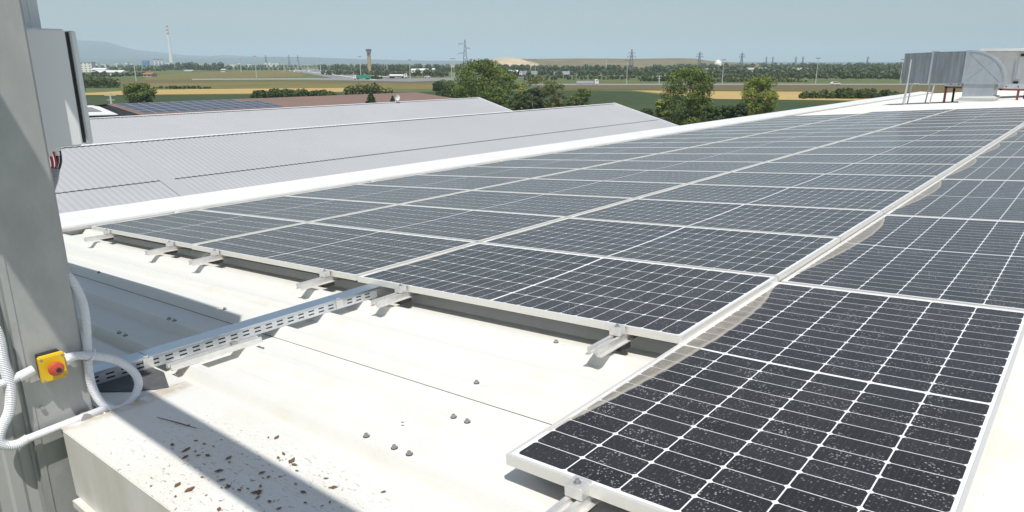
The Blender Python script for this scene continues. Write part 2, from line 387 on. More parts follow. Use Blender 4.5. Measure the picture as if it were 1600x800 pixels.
def ridge(name, prof, D, depth, mat, seed):
    # prof [(px, row)] skyline; a solid range with its own depth
    r = np.random.default_rng(seed); n = 160; rows = 26
    xs = np.linspace(prof[0][0], prof[-1][0], n); ys = np.interp(xs, [p[0] for p in prof], [p[1] for p in prof])
    ph = r.uniform(0, 6.28, 8); V = []
    for j in range(rows):
        t = j / (rows - 1); s = math.sin(min(t * 1.25, 1) * math.pi / 2) if t < .8 else math.cos((t - .8) / .2 * math.pi / 2)
        for i in range(n):
            DD = D + depth * (t - .8)
            h = (zt(ys[i], D) - GZ)
            wv = sum(math.sin(xs[i] * (.02 + .017 * k) + ph[k] + t * (3 + k)) for k in range(6)) / 6
            p = gd(xs[i], DD); V.append((p.x, p.y, GZ - 2 + max(0, h * s * (1 + .10 * wv * (1 - s) * 4) + 2 * s)))
    Q = [(j * n + i, j * n + i + 1, (j + 1) * n + i + 1, (j + 1) * n + i) for j in range(rows - 1) for i in range(n - 1)]
    o = fastmesh(name, np.array(V), np.array(Q), mat, smooth=True); return tag(o, kind='structure')
ridge('mountain_range', [(-400, 92), (-100, 80), (60, 74), (122, 70), (150, 70.5), (175, 72), (190, 76), (215, 81.5), (250, 84), (290, 88), (330, 89), (350, 87.5), (390, 89), (440, 91), (520, 94), (620, 97), (760, 99)], 12500, 5000, M['hill'], 1)
ridge('hills', [(-200, 93), (200, 92), (340, 92.5), (430, 89.5), (480, 90), (560, 92.5), (640, 94.5), (700, 95), (900, 96), (1150, 97), (1500, 97.5), (1900, 98)], 9000, 2500, M['hill'], 2)
ridge('landfill_hill', [(700, 103), (730, 99), (770, 94.5), (800, 92), (840, 92.3), (900, 91.6), (960, 92), (1000, 92.2), (1060, 91.4), (1085, 92), (1105, 95), (1125, 96.8), (1180, 99.5), (1240, 104)], 1500, 420, M['landfill'], 3)
ridge('sand_slope', [(700, 104), (716, 101), (740, 98), (765, 94.6), (780, 90.6), (795, 89.8), (812, 91.5), (822, 95), (840, 99), (860, 106)], 1290, 120, M['sand'], 4)

# haze: the summer air between here and the hills
hz = MB(); hz.box(-21000, 8800, -2900, 21000, GZ - 1, 420)
hm = bpy.data.materials.new('summer_haze'); hm.use_nodes = True; ht = hm.node_tree; ht.nodes.clear()
out = ht.nodes.new('ShaderNodeOutputMaterial'); pv = ht.nodes.new('ShaderNodeVolumePrincipled')
pv.inputs['Color'].default_value = (.70, .86, 1, 1); pv.inputs['Density'].default_value = 1.5e-4; pv.inputs['Anisotropy'].default_value = -.3
ht.links.new(pv.outputs[0], out.inputs['Volume'])
tag(hz.build('haze', hm), kind='stuff')

# ------------------------------------------------------------------ foliage
def cloud(n, centers, radii, size, seed, flat=.75):
    """leaf quads scattered in clumps; returns verts, quads, tone"""
    r = np.random.default_rng(seed); k = len(centers); C = np.array(centers, float); RD = np.array(radii, float)
    idx = r.choice(k, n, p=RD ** 2 / (RD ** 2).sum())
    d = r.normal(size=(n, 3)); d /= np.linalg.norm(d, axis=1)[:, None]
    rad = RD[idx] * r.uniform(.55, 1.08, n) ** .6
    P = C[idx] + d * rad[:, None] * np.array([1, 1, flat])
    nrm = d + r.normal(size=(n, 3)) * .55; nrm /= np.linalg.norm(nrm, axis=1)[:, None]
    a = np.cross(nrm, r.normal(size=(n, 3))); a /= np.linalg.norm(a, axis=1)[:, None]; b = np.cross(nrm, a)
    s = size * r.uniform(.6, 1.3, n)[:, None]
    V = np.stack([P - a * s, P - b * s * .6, P + a * s, P + b * s * .6], 1).reshape(-1, 3)
    Q = np.arange(4 * n).reshape(n, 4)
    ct = r.uniform(0, 1, k)
    tone = np.clip(.55 * ct[idx] + .45 * r.uniform(0, 1, n), 0, 1)
    return V, Q, tone

def tree(name, label, cat, base, h, w, mat, n=5000, size=.28, seed=1, trunk=.25, low=.12, shape='round', group=None, clumps=34):
    r = np.random.default_rng(seed); t = empty(name, base, label, cat, group)
    cs = []; rs = []
    for i in range(clumps):
        u = r.uniform(0, 1); z = h * (low + (1 - low) * u)
        if shape == 'cone': u = u ** 1.2; z = h * (low + (1 - low) * u); env = (1 - u) ** .8 * .9 + .04
        elif shape == 'broad': env = math.sqrt(max(0, 1 - (u * 1.02 - .38) ** 2 / .42)) if u < 1 else .2
        else: env = math.sqrt(max(.04, 1 - ((u - .45) / .58) ** 2))
        a = r.uniform(0, 6.28); q = w / 2 * env * math.sqrt(r.uniform(.1, 1)) * .80
        cs.append((q * math.cos(a) * 1.12, q * math.sin(a) * 1.12, min(z, h - (.07 if shape != 'cone' else .02) * w))); rs.append(w * (.092 if shape != 'cone' else .20 * (1.12 - u)) * r.uniform(.7, 1.4))
    if shape == 'cone':
        cs = []; rs = []
        for i in range(260):
            z = h * (.3 + .7 * r.uniform(0, 1) ** .55); q = (h - z) * .40 * w / 5 * r.uniform(.2, 1) ** .5; a = r.uniform(0, 6.28)
            cs.append((q * math.cos(a), q * math.sin(a), z - .03)); rs.append(.05 + .13 * (h - z) ** .5 * r.uniform(.6, 1.1))
    V, Q, T = cloud(n, cs, rs, size, seed)
    V[:, 2] = np.maximum(V[:, 2], .05)
    tb = MB(); tb.tube([(0, 0, -.1), (.05 * w * .2, 0, h * .3), (0, .03 * w, h * .55), (0, 0, h * .8)], [trunk, trunk * .8, trunk * .5, trunk * .15], 8)
    for i in range(7):
        c = cs[r.integers(0, len(cs))]; tb.tube([(0, 0, h * r.uniform(.15, .4)), (c[0] * .5, c[1] * .5, c[2] * .7), c], [trunk * .45, trunk * .28, trunk * .08], 6)
    tb.build('trunk', M['bark'], t, smooth=True)
    fastmesh('crown', V, Q, mat, t, T)
    return t

def shrubs(name, label, cat, x0, x1, base_row, hgt, mat, n=3500, size=.35, seed=1, depth=4, D=None, k=28, kind=None, group=None, vary=.5, D1=None):
    """a run of bushes between two directions; base on the ground"""
    r = np.random.default_rng(seed); cs = []; rs = []
    p0 = gp(x0, base_row) if D is None else gd(x0, D); p1 = gp(x1, base_row if D1 is None else D1) if D is None else gd(x1, D if D1 is None else D1)
    mid = (p0 + p1) / 2; o0 = Vector((mid.x, mid.y, GZ))
    for i in range(k):
        u = (i + r.uniform(0, 1)) / k; p = p0.lerp(p1, u) - o0; hh = hgt * (1 - vary * r.uniform(0, 1) ** 1.3)
        if kind is None: hh *= .55 + .45 * math.sin(math.pi * u) ** .5
        dd = gd(800, 1); away = Vector((p.x + o0.x - CAM.x, p.y + o0.y - CAM.y, 0)).normalized() * r.uniform(-.5, .5) * depth
        for q in range(2):
            cs.append((p.x + away.x, p.y + away.y, hh * (.62 if q else .3))); rs.append(hh * (.40 if q else .36))
    V, Q, T = cloud(n, cs, rs, size, seed, 1.0); V[:, 2] = np.maximum(V[:, 2], .02)
    o = fastmesh(name, V, Q, mat, None, T); o.location = o0
    if kind: tag(o, kind=kind)
    else: tag(o, label, cat, group)
    return o

# woods on the horizon: nobody could count them
for i, (x0, x1, D, h, n, s, D1) in enumerate([
        (-150, 520, 1900, 6, 14000, 1.6, 1900), (250, 345, 1150, 11, 5000, 1.0, 1050), (110, 260, 1100, 5, 4000, 1.0, 1000), (340, 470, 1150, 5, 4000, 1.0, 1050), (500, 800, 1000, 8.5, 16000, 1.1, 760), (520, 900, 1700, 8, 9000, 1.8, 1700),
        (780, 1130, 700, 8, 26000, .9, 800), (1040, 1700, 1050, 9.5, 24000, 1.2, 1150), (1100, 1800, 620, 6, 16000, .8, 640), (1250, 1900, 800, 8, 14000, .9, 820),
        (-200, 230, 620, 3.5, 9000, .8, 600), (760, 1100, 560, 5, 9000, .7, 560), (1090, 1420, 470, 3, 9000, .6, 520), (1200, 1800, 540, 5, 12000, .7, 500), (820, 1020, 430, 2.5, 5000, .5, 450), (500, 700, 640, 5, 7000, .7, 520), (1100, 1700, 1700, 11, 9000, 1.9, 1700)]):
    shrubs('distant_wood', None, None, x0, x1, 0, h, M['leafF'], n, s, 40 + i, 60, D, int(abs(x1 - x0) / 4.2), 'stuff', vary=.55, D1=D1)

# ------------------------------------------------------------------ our building
HALL = empty('industrial_hall', (0, 0, 0), 'white metal industrial hall whose ribbed low-pitch roof carries the long solar arrays', 'building')
CR = -.095; PITCHR = .28; XL, XR = -7.42, 9.0; YN, YF = -1.86, 48.3
def prof_y():
    pts = []; y = -1.229
    pts.append((-1.36, CR - .045))
    k = 0
    while y < YF - .1:
        pts += [(y - .054, CR - .045), (y - .0185, CR), (y + .0185, CR), (y + .054, CR - .045)]; y += PITCHR
    pts.append((YF, CR - .045)); return pts
pp = prof_y(); Vr = []
xs_ = [XL, -5, -2.5, 0, 2.5, 5, XR]
for x in xs_:
    for y, z in pp: Vr.append((x, y, z))
n = len(pp); Qr = [(i * n + j, (i + 1) * n + j, (i + 1) * n + j + 1, i * n + j + 1) for i in range(len(xs_) - 1) for j in range(n - 1)]
rf = fastmesh('roof', np.array(Vr), np.array(Qr), M['roof'], HALL); rf.matrix_local = RM
b = MB()       # opposite slope beyond the ridge
zr = math.sin(SL) * XR
b.add([(XR * math.cos(SL), YN, zr - .09), (XR * math.cos(SL), YF, zr - .09), (26, YF, zr - 1.4), (26, YN, zr - 1.4)], [(0, 1, 2, 3)])
b.build('roof', M['roof'], HALL)
b = MB()       # flat verge flashing along the gable end and its fascia
b.box(-1.70, XR, YN, -1.352, CR - .003, CR + .002)
b.box(-9.2, -1.705, -1.70, -1.352, CR - .003, CR + .002)
b.build('verge_flashing', M['roof'], HALL, mw=RM)
for x_ in (-1.33, .62, 3.2):
    b = MB(); b.box(x_, x_ + .35, YN + .002, -1.354, CR + .002, CR + .0035); b.build('flashing_lap', M['roof'], HALL, mw=RM)
b = MB(); b.box(-1.632, XR, YN - .003, YN, CR - .27, CR - .001); b.box(-1.635, -1.632, YN, -1.70, CR - .27, CR - .001)
b.build('fascia', M['fascia'], HALL, mw=RM)
b = MB(); b.box(-1.60, XR, YN - .026, YN + .02, CR - .278, CR - .272); b.box(-1.60, XR, YN - .028, YN - .025, CR - .30, CR - .272)
b.build('drip_ledge', M['fascia'], HALL, mw=RM)
b = MB(); b.box(-7.6, 26, YN + .02, YF - .1, GZ, -1.55); b.box(-1.3, 26, YN + .02, YN + .1, -1.6, -.52)
b.box(-1.62, XR, YN + .02, YN + .03, -1.6, -.5)
b.build('wall', M['wall'], HALL)
# seam laps on the rib flanks
b = MB()
for yk in (-.669 - .058,): b.box(-5.5, XR, yk - .0016, yk + .0012, CR - .046, CR - .0435)
b.build('sheet_lap', M['seal'], HALL, mw=RM)
# parapet capping along the valley
b = MB(); X0 = -8.02; X1 = -7.36; z0 = -.578; z1 = -.612
b.prism([(X0, z0), (X1, z1), (X1, z1 - .022), (X1 - .03, z1 - .022), (X1 - .03, z1 - .06), (X0, z0 - .06)], -1.86, YF)
b.box(X0 - .12, X1 - .10, -1.86, YF, -1.6, z1 - .06)
b.build('parapet_capping', M['white'], HALL)
b = MB()
for yy in np.arange(1.15, YF, 3.05):
    b = MB(); b.prism([(X0, z0 + .001), (X0, z0 + .003), (X1 + .012, z1 + .003), (X1 + .012, z1 - .075), (X1 - .02, z1 - .075), (X1 - .02, z1 + .001)], yy, yy + .06)
    b.build('capping_joint', M['white'], HALL)
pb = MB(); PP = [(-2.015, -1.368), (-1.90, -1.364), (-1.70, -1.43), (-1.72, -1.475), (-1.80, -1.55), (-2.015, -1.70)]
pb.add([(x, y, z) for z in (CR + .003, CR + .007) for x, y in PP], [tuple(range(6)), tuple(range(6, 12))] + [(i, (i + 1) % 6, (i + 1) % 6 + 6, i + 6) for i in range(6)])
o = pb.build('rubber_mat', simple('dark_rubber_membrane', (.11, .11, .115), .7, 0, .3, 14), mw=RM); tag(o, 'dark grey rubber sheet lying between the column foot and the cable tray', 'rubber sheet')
# roof screws
sb = empty('roof_screw', (0, 0, 0)); q = MB(); q.tube([(0, 0, 0), (0, 0, .003)], .011, 12); q.build('washer', M['seal'], sb)
q = MB(); q.tube([(0, 0, .003), (0, 0, .006), (0, 0, .012)], [.010, .008, .0055], 6); q.build('head', M['bolt'], sb)
SCR = [(-.582, 0), (-.436, 1), (-.366, 1), (-.591, 2), (-.44, 2), (-.364, 2), (-.592, -2), (-4.669, 0), (-2.67, 0), (-2.791, 1), (-2.721, 1), (-2.777, 2), (-2.691, 2), (-4.279, 1)]
near = ['standing alone above the pair left of the portrait panel', 'first of a pair on the middle rib', 'second of a pair on the middle rib', 'leftmost of three on the rib beside the verge', 'middle of three on the rib beside the verge', 'rightmost of three on the rib beside the verge', 'close under the front edge of the right-hand landscape panel',
        'at the far left of the shaded rib behind the column', 'near the right end of the shaded top rib', 'left of a pair on the second shaded rib', 'right of a pair on the second shaded rib', 'left of a pair on the lowest shaded rib by the cable tray', 'right of a pair on the lowest shaded rib by the cable tray', 'just right of the white conduit on the second shaded rib']
for i, (x, k) in enumerate(SCR):
    o = sb if i == 0 else copy_tree(sb)
    o.matrix_local = RM @ Matrix.Translation((x, -.669 - .28 * k, CR)) @ Matrix.Scale(1.1, 4)
    tag(o, 'small roof screw ' + near[i], 'screw', 'roof screws on the white sheeting')

# ------------------------------------------------------------------ solar panels
def make_panel(Lp, Wp, portrait, label):
    t = empty('solar_panel', (0, 0, 0)); prof = [(0, 0), (0, .035), (.012, .035), (.012, .0300), (.0022, .0300), (.0022, .002), (.028, .002), (.028, 0)]
    m = MB(); vs = []; k = len(prof)
    for (sx, sy) in ((-1, -1), (1, -1), (1, 1), (-1, 1)):
        for d, z in prof: vs.append((sx * (Lp / 2 - d), sy * (Wp / 2 - d), z))
    fs = [(c * k + i, c * k + (i + 1) % k, ((c + 1) % 4) * k + (i + 1) % k, ((c + 1) % 4) * k + i) for c in range(4) for i in range(k)]
    m.add(vs, fs); m.build('frame', M['alu'], t)
    nx, ny = 28, 18; V = []; sag = .0075
    hx, hy = Lp / 2 - .003, Wp / 2 - .003
    for j in range(ny + 1):
        for i in range(nx + 1):
            u = i / nx * 2 - 1; v = j / ny * 2 - 1
            V.append((u * hx, v * hy, .0328 - sag * (1 - u * u) ** .8 * (1 - v * v) ** .9 if abs(u) < 1 and abs(v) < 1 else .0328))
    Q = [(j * (nx + 1) + i, j * (nx + 1) + i + 1, (j + 1) * (nx + 1) + i + 1, (j + 1) * (nx + 1) + i) for j in range(ny) for i in range(nx)]
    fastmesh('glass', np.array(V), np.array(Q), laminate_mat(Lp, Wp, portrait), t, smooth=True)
    return t
def ordn(i): return ['first', 'second', 'third', 'fourth', 'fifth', 'sixth', 'seventh', 'eighth', 'ninth', 'tenth', 'eleventh', 'twelfth', 'thirteenth', 'fourteenth', 'fifteenth', 'sixteenth', 'seventeenth', 'eighteenth', 'nineteenth'][i]
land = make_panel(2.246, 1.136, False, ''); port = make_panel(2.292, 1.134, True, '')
first = True; LP = 2.2636; WP = 1.154
for c, cn in ((2, 'right'), (1, 'middle'), (0, 'left')):
    for r_ in range(19):
        if c == 0 and r_ == 18: continue
        o = land if first else copy_tree(land); first = False
        x = (c - 3) * LP + LP / 2 - .009 + .009; y = r_ * WP + WP / 2 + .006
        o.matrix_local = RM @ Matrix.Translation((x, y, -.035 + (2 - c) * .005 + random.uniform(-.0008, .0008)))
        tag(o, f'landscape solar panel, {ordn(r_)} row from the front edge, {cn} column of three', 'solar panel', 'landscape solar panels in the three-column array')
for i in range(8):
    o = port if i == 0 else copy_tree(port)
    o.matrix_local = RM @ Matrix.Translation((.567 + (-.018 if i == 0 else 0), .012 + (i - .5) * 2.308 + 1.154 + .0, -.0655)) @ Matrix.Rotation(R(90), 4, 'Z')
    tag(o, f'portrait solar panel, {ordn(i)} from the near end of the single right-hand column', 'solar panel', 'portrait solar panels in the right-hand column')
for o in bpy.data.objects:
    pass

# mounting rails with end clamps
def make_rail(y0, y1, top, bot, base):
    t = empty('mounting_rail', (0, 0, 0)); w2 = .030; h = top - bot; m = MB()
    pr = [(-w2 - .012, bot), (-w2 - .012, bot + .003), (-w2 + .004, bot + .004), (-w2 + .002, top), (-.011, top), (-.010, top - h * .45), (.010, top - h * .45), (.011, top), (w2 - .002, top), (w2 - .004, bot + .004), (w2 + .012, bot + .003), (w2 + .012, bot), (w2 - .006, bot), (.013, top - h * .62), (-.013, top - h * .62), (-w2 + .006, bot)]
    m.prism(pr, y0, y1); m.build('channel', M['rail'], t)
    for yp in (.16, .72):
        m = MB(); m.box(-.045, .045, y0 + yp, y0 + yp + .08, CR + .001, bot); m.build('rubber_pad', M['seal'], t)
    yc = base; m = MB(); tz = top + .036
    m.prism([(-.030, top + .002), (-.030, tz), (-.022, tz + .004), (.022, tz + .004), (.030, tz), (.030, top + .002)], yc - .045, yc - .002)
    m.box(-.030, .030, yc - .003, yc + .010, tz + .0005, tz + .005)
    cl = m.build('end_clamp', M['rail'], t, bevel=.0015)
    m = MB(); m.tube([(0, yc - .022, tz + .004), (0, yc - .022, tz + .016)], .0065, 6); m.tube([(0, yc - .022, tz + .004), (0, yc - .022, tz + .006)], .012, 12); m.build('clamp_bolt', M['bolt'], cl)
    return t
rl = make_rail(-.22, 21.8, -.0355, CR + .024, .006)
names = ['nearest the right-hand corner', 'beside the end of the cable tray', 'first one left of the cable tray', 'third from the left corner of the array', 'second from the left corner of the array', 'at the left corner of the array']
for i, x in enumerate([-.31, -1.80, -2.56, -4.05, -4.86, -6.28]):
    o = rl if i == 0 else copy_tree(rl); o.matrix_local = RM @ Matrix.Translation((x, 0, 0 if i < 2 else .004))
    tag(o, 'silver rail end under the front edge, ' + names[i], 'rail', 'mounting rails under the landscape array')
r2 = make_rail(-1.36, 17, -.0658, CR + .001, -1.128)
for i, x in enumerate([.262, .86]):
    o = r2 if i == 0 else copy_tree(r2); o.matrix_local = RM @ Matrix.Translation((x, 0, 0))
    tag(o, ['silver rail with clamp at the near end of the portrait column, left one', 'silver rail with clamp at the near end of the portrait column, right one'][i], 'rail', 'mounting rails under the portrait column')
# loose offcut of rail lying beside the tray
t = empty('loose_rail', (0, 0, 0), 'short loose piece of silver mounting rail lying on the roof beside the cable tray', 'rail'); m = MB()
hh = .024; z = CR + .001
m.prism([(-.036, z), (-.036, z + .003), (-.026, z + .004), (-.026, z + hh), (-.011, z + hh), (-.010, z + .012), (.010, z + .012), (.011, z + hh), (.026, z + hh), (.026, z + .004), (.036, z + .003), (.036, z), (.02, z), (.013, z + .007), (-.013, z + .007), (-.02, z)], -1.33, -.87)
m.build('channel', M['rail'], t); m = MB(); m.box(-.014, .014, -1.02, -.99, z + hh, z + hh + .012); m.build('t_bolt', M['bolt'], t)
t.matrix_local = RM @ Matrix.Translation((-1.925, 0, .0)) 

# ------------------------------------------------------------------ cable tray
t = empty('cable_tray', (0, 0, 0), 'galvanised perforated cable tray with a closed lid running to the front of the array', 'cable tray')
xr, xl, zb, zt_ = -2.025, -2.135, CR + .001, CR + .060; y0, y1 = -1.78, -.02
m = MB(); slots = []
def slot_side(m, x, y0, y1, zb, zt2):
    rows = [(zb + .014, zb + .0215), (zb + .033, zb + .0405)]; ys = []; y = y0 + .02
    while y + .036 < y1 - .005: ys.append((y, y + .036)); y += .066
    zz = [zb, rows[0][0], rows[0][1], rows[1][0], rows[1][1], zt2]; yy = [y0] + [v for p in ys for v in p] + [y1]
    for i in range(5):
        for j in range(len(yy) - 1):
            if i in (1, 3) and j % 2 == 1: continue
            m.add([(x, yy[j], zz[i]), (x, yy[j + 1], zz[i]), (x, yy[j + 1], zz[i + 1]), (x, yy[j], zz[i + 1])], [(0, 1, 2, 3)])
slot_side(m, xr, y0, y1, zb, zt_ - .004); slot_side(m, xl, y0, y1, zb, zt_ - .004)
m.box(xl, xr, y0, y1, zb, zb + .001)
m.build('tray_body', M['galv'], t)
m = MB()
for (a, b_) in ((y0, -1.375), (-1.372, -.30), (-.297, y1 + .03)):
    m.prism([(xl - .003, zt_ + .0015), (xr + .003, zt_ + .0015), (xr + .003, zt_ - .010), (xr + .0018, zt_ - .010), (xr + .0018, zt_), (xl - .0018, zt_), (xl - .0018, zt_ - .010), (xl - .003, zt_ - .010)], a, b_)
m.build('lid', M['lid'], t)
m = MB(); m.box(xl + .002, xr - .002, y0 + .01, y1 - .01, zb + .002, zb + .04); m.build('cables', M['cable_black'], t)
for yy in (-1.40, -.32):
    m = MB(); m.box(xr + .003, xr + .0055, yy, yy + .045, zb + .004, zt_ - .006); m.box(xr - .01, xr + .005, yy + .008, yy + .028, zt_ + .0016, zt_ + .004); m.build('clip', M['rail'], t)
t.matrix_local = RM

# ------------------------------------------------------------------ column, wall, cabinet
XF = -1.70
t = empty('steel_column', (0, 0, GZ), 'tall grey steel column rising past the roof edge at the far left', 'column')
m = MB(); m.box(-1.93, XF, -1.942, -1.72, 0, 10.6); o = m.build('shaft', M['steel_col'], t, bevel=.008)
m = MB(); m.box(XF, XF + .004, -1.940, -1.918, 6.0, 10.6); m.build('flange_lip', M['steel_col'], t)
m = MB()
for (yy, zz) in ((-1.945, 8.50), (-1.905, 7.86)): m.tube([(XF + .004, yy + .01, zz), (XF + .012, yy + .01, zz)], .008, 8)
m.build('rivet', M['bolt'], t)
t = empty('ribbed_wall', (0, 0, GZ), 'grey ribbed metal wall panel left of the column', 'wall'); m = MB()
ys = np.arange(-1.950, -6, -.045); prof = []
for i, y in enumerate(ys): prof += [(-1.735 + (.006 if i % 2 else 0), y), (-1.735 + (.006 if i % 2 else 0), y - .035)]
vs = [(x, y, 0) for x, y in prof] + [(x, y, 10.15) for x, y in prof]; n = len(prof)
m.add(vs, [(i, i + 1, i + 1 + n, i + n) for i in range(n - 1)]); m.box(-1.83, -1.75, -6, -1.955, 0, 10.14)
m.build('cladding', M['wall'], t)
m = MB(); m.box(-1.76, -1.716, -1.952, -1.9425, 0, 10.15); m.build('corner_trim', M['steel_col'], t)
# wall closing the gap between column and fascia below the verge
m = MB(); m.box(-1.80, -1.75, -1.715, -1.40, 0, 7.62); m.build('return_panel', M['wall'], t)
# unseen beam and boxes above the view, shaped to cast the shade on the roof
t = empty('roof_beam', (0, 0, 0), 'flat steel beam crossing high above the roof edge', 'beam'); m = MB()
m.box(-2.2, 3.2, -2.493, -2.34, 2.15, 2.162); m.box(-2.2, 3.2, -2.493, -2.34, 2.238, 2.25); m.box(-2.2, 3.2, -2.42, -2.406, 2.162, 2.238); m.build('flanges', M['steel_col'], t)
m = MB(); m.box(-2.2, -1.02, -2.34, -2.25, 2.239, 2.249); m.build('shade_plate', M['steel_col'], t)  # plate added to widen the beam's shadow on the column
m = MB(); m.bar((3.1, -2.365, GZ), (3.1, -2.365, 2.15), .12); m.bar((-2.1, -2.365, GZ), (-2.1, -2.365, 2.15), .12); m.build('post', M['steel_col'], t)
t = empty('unseen_box', (0, 0, 0), 'large unseen box on posts left of the column, added to shade the roof', 'air unit'); m = MB()
m.box(-7.2, -1.66, -3.6, -1.654, 1.9, 2.6); m.build('housing', M['white'], t, bevel=.02)  # unseen box added for the wide shade on the roof
m = MB(); m.box(-1.66, -1.40, -1.91, -1.656, 1.92, 2.58); m.build('shade_box', M['white'], t)  # added box, extends the roof shade while the cabinet stays lit
m = MB()
for x in (-7.0, -2.3):
    for y in (-3.5, -2.1): m.bar((x, y, GZ), (x, y, 1.9), .1)
m.build('post', M['steel_col'], t)
# slim pale post behind the cabinet
t = empty('wall_bracket_post', (0, 0, 0), 'pale blue-grey slotted post behind the top of the electrical cabinet', 'post'); m = MB()
m.box(-2.13, -2.05, -1.70, -1.603, .95, 1.9); m.box(-2.13, -2.06, -1.599, -1.565, .95, 1.9); m.build('channel', M['cab'], t)
m = MB(); m.bar((-1.93, -1.74, 1.15), (-2.10, -1.66, 1.15), .04); m.build('bracket', M['steel_col'], t)

t = empty('electrical_cabinet', (0, 0, 0), 'grey electrical cabinet mounted on the side of the steel column', 'cabinet')
XK = -1.84
m = MB(); m.box(-2.30, XK, -1.718, -1.556, .815, 1.252); m.build('body', M['cab'], t, bevel=.006)
m = MB(); m.box(-2.29, XK - .014, -1.556, -1.541, .828, 1.242); m.build('seal', M['seal'], t)
m = MB(); m.box(-2.305, XK + .002, -1.541, -1.520, .819, 1.246); d = m.build('door', M['cab'], t, bevel=.004)
m = MB(); m.box(XK - .1, XK - .03, -1.520, -1.508, 1.02, 1.07); m.build('lock', M['seal'], d)
m = MB(); m.box(XK - .25, XK - .02, -1.70, -1.63, .800, .815); m.build('gland_plate', M['conduit'], t)
for i in range(3):
    m = MB(); m.tube([(XK - .035, -1.695 + i * .026, .80), (XK - .035, -1.695 + i * .026, .782)], .011, 10); m.build('cable_gland', M['conduit'], t)
m = MB(); m.box(-2.2, XF - .10, -1.722, -1.7185, .9, 1.15); m.build('bracket', M['bolt'], t)
# cables under the cabinet
def spl(pts, n=8):
    pts = [Vector(p) for p in pts]; out = []
    P = [pts[0] * 2 - pts[1]] + pts + [pts[-1] * 2 - pts[-2]]
    for i in range(1, len(P) - 2):
        for k in range(n):
            t = k / n; a, b_, c, d = P[i - 1:i + 3]
            out.append(.5 * ((2 * b_) + (c - a) * t + (2 * a - 5 * b_ + 4 * c - d) * t * t + (3 * b_ - a - 3 * c + d) * t ** 3))
    out.append(pts[-1]); return out
t = empty('cable_bundle', (0, 0, 0), 'red and black cables dropping from the cabinet into a grey sleeve', 'cables')
for i in range(7):
    y = -1.700 + i * .0075; m = MB(); m.tube(spl([(XK - .03 - .012 * (i % 2), y, .80), (XK - .035, y + random.uniform(-.004, .006), .745), (XK - .05, -1.690 + i * .003, .69), (XK - .06, -1.70, .60)]), .0040, 6)
    m.build('red_cable', M['cable_red'], t)
for i in range(2):
    y = -1.644 + i * .011; m = MB(); m.tube(spl([(XK - .03, y, .80), (XK - .035, y - .002, .755), (XK - .05, y - .02, .70), (XK - .06, -1.68, .62)]), .0048, 6)
    m.build('black_cable', M['cable_black'], t)
def ribbed(pts, r, pitch=.0068, amp=.085, n=14):
    P = spl(pts, 14); out = []; rad = []; acc = [0]
    for i in range(1, len(P)): acc.append(acc[-1] + (P[i] - P[i - 1]).length)
    tot = acc[-1]; k = int(tot / (pitch / 2)); j = 0
    for i in range(k + 1):
        s = tot * i / k
        while j < len(acc) - 2 and acc[j + 1] < s: j += 1
        f = (s - acc[j]) / max(1e-9, acc[j + 1] - acc[j]); out.append(P[j].lerp(P[j + 1], f)); rad.append(r * (1 + (amp if i % 2 else -amp)))
    m = MB(); m.tube(out, rad, n); return m
ribbed([(XK - .05, -1.662, .735), (XK - .055, -1.676, .68), (XK - .06, -1.72, .60), (XK - .06, -1.78, .53), (XK - .06, -1.80, .40)], .024).build('sleeve', M['conduit_grey'], t)

XC = XF + .04
def C3(l, x=XC): return [(x, a, b_) for a, b_ in l]
t = empty('emergency_switch', (0, 0, 0), 'yellow emergency stop switch box with a red mushroom button on the column', 'switch')
Ms = Matrix.Translation((XF + .03, -1.848, .026)) 
m = MB(); m.box(-.030, .001, -.037, .038, -.047, .051); m.build('back_box', M['seal'], t, bevel=.003, mw=Ms)
m = MB(); m.box(.000, .026, -.041, .045, -.052, .049); c = m.build('cover', M['yellow'], t, bevel=.004, mw=Ms)
m = MB(); m.tube([(.030, .004, .0), (.042, .004, .0)], .020, 20); m.tube([(.042, .004, .0), (.050, .004, 0), (.058, .004, 0), (.062, .004, 0)], [.026, .027, .024, .012], 24); bt = m.build('button', M['red'], t, smooth=False, mw=Ms)
m = MB(); m.tube([(.0615, .008, -.003), (.0635, .008, -.003)], .009, 16); m.build('keyhole', M['seal'], bt)
m = MB()
for (a, b_) in ((-.033, -.044), (.036, -.044), (-.033, .040), (.036, .040)): m.tube([(.026, a, b_), (.0275, a, b_)], .0045, 10)
m.build('screw', M['bolt'], t, mw=Ms)

t = empty('flexible_conduit', (0, 0, 0), 'white corrugated conduit looping beside the column from the right of the yellow switch', 'conduit')
RC = .0155
lp = [(XC, -1.795, .040), (XC, -1.762, .040), (XC + .002, -1.70, .018), (XC + .004, -1.635, -.018), (XC, -1.58, -.078), (XC - .01, -1.553, -.145), (XC - .015, -1.57, -.20), (XC - .01, -1.615, -.232), (XC - .005, -1.662, -.228), (XC - .01, -1.702, -.185), (XC - .015, -1.722, -.11), (XC - .02, -1.722, -.026), (XC - .025, -1.712, .052), (XC - .03, -1.700, .143), (XC - .035, -1.698, .234), (XC - .05, -1.712, .31), (XC - .08, -1.735, .38), (XC - .14, -1.71, .46)]
ribbed(lp, RC).build('corrugated_hose', M['conduit'], t, smooth=False)
m = MB(); m.tube(C3([(-1.80, .040), (-1.765, .042)]), [.0185, .0165], 12); m.tube([(XC, -1.802, .039), (XC, -1.792, .040)], .024, 6); m.build('gland', M['conduit'], t)
m = MB(); m.tube([(XC - .02, -1.735, .0), (XC + .022, -1.722, .012), (XC + .026, -1.705, .03), (XC, -1.695, .045)], .003, 6); m.tube([(XC - .01, -1.700, -.20), (XC + .02, -1.705, -.23), (XC + .02, -1.715, -.262)], .004, 6); m.build('cable_tie', M['conduit'], t)
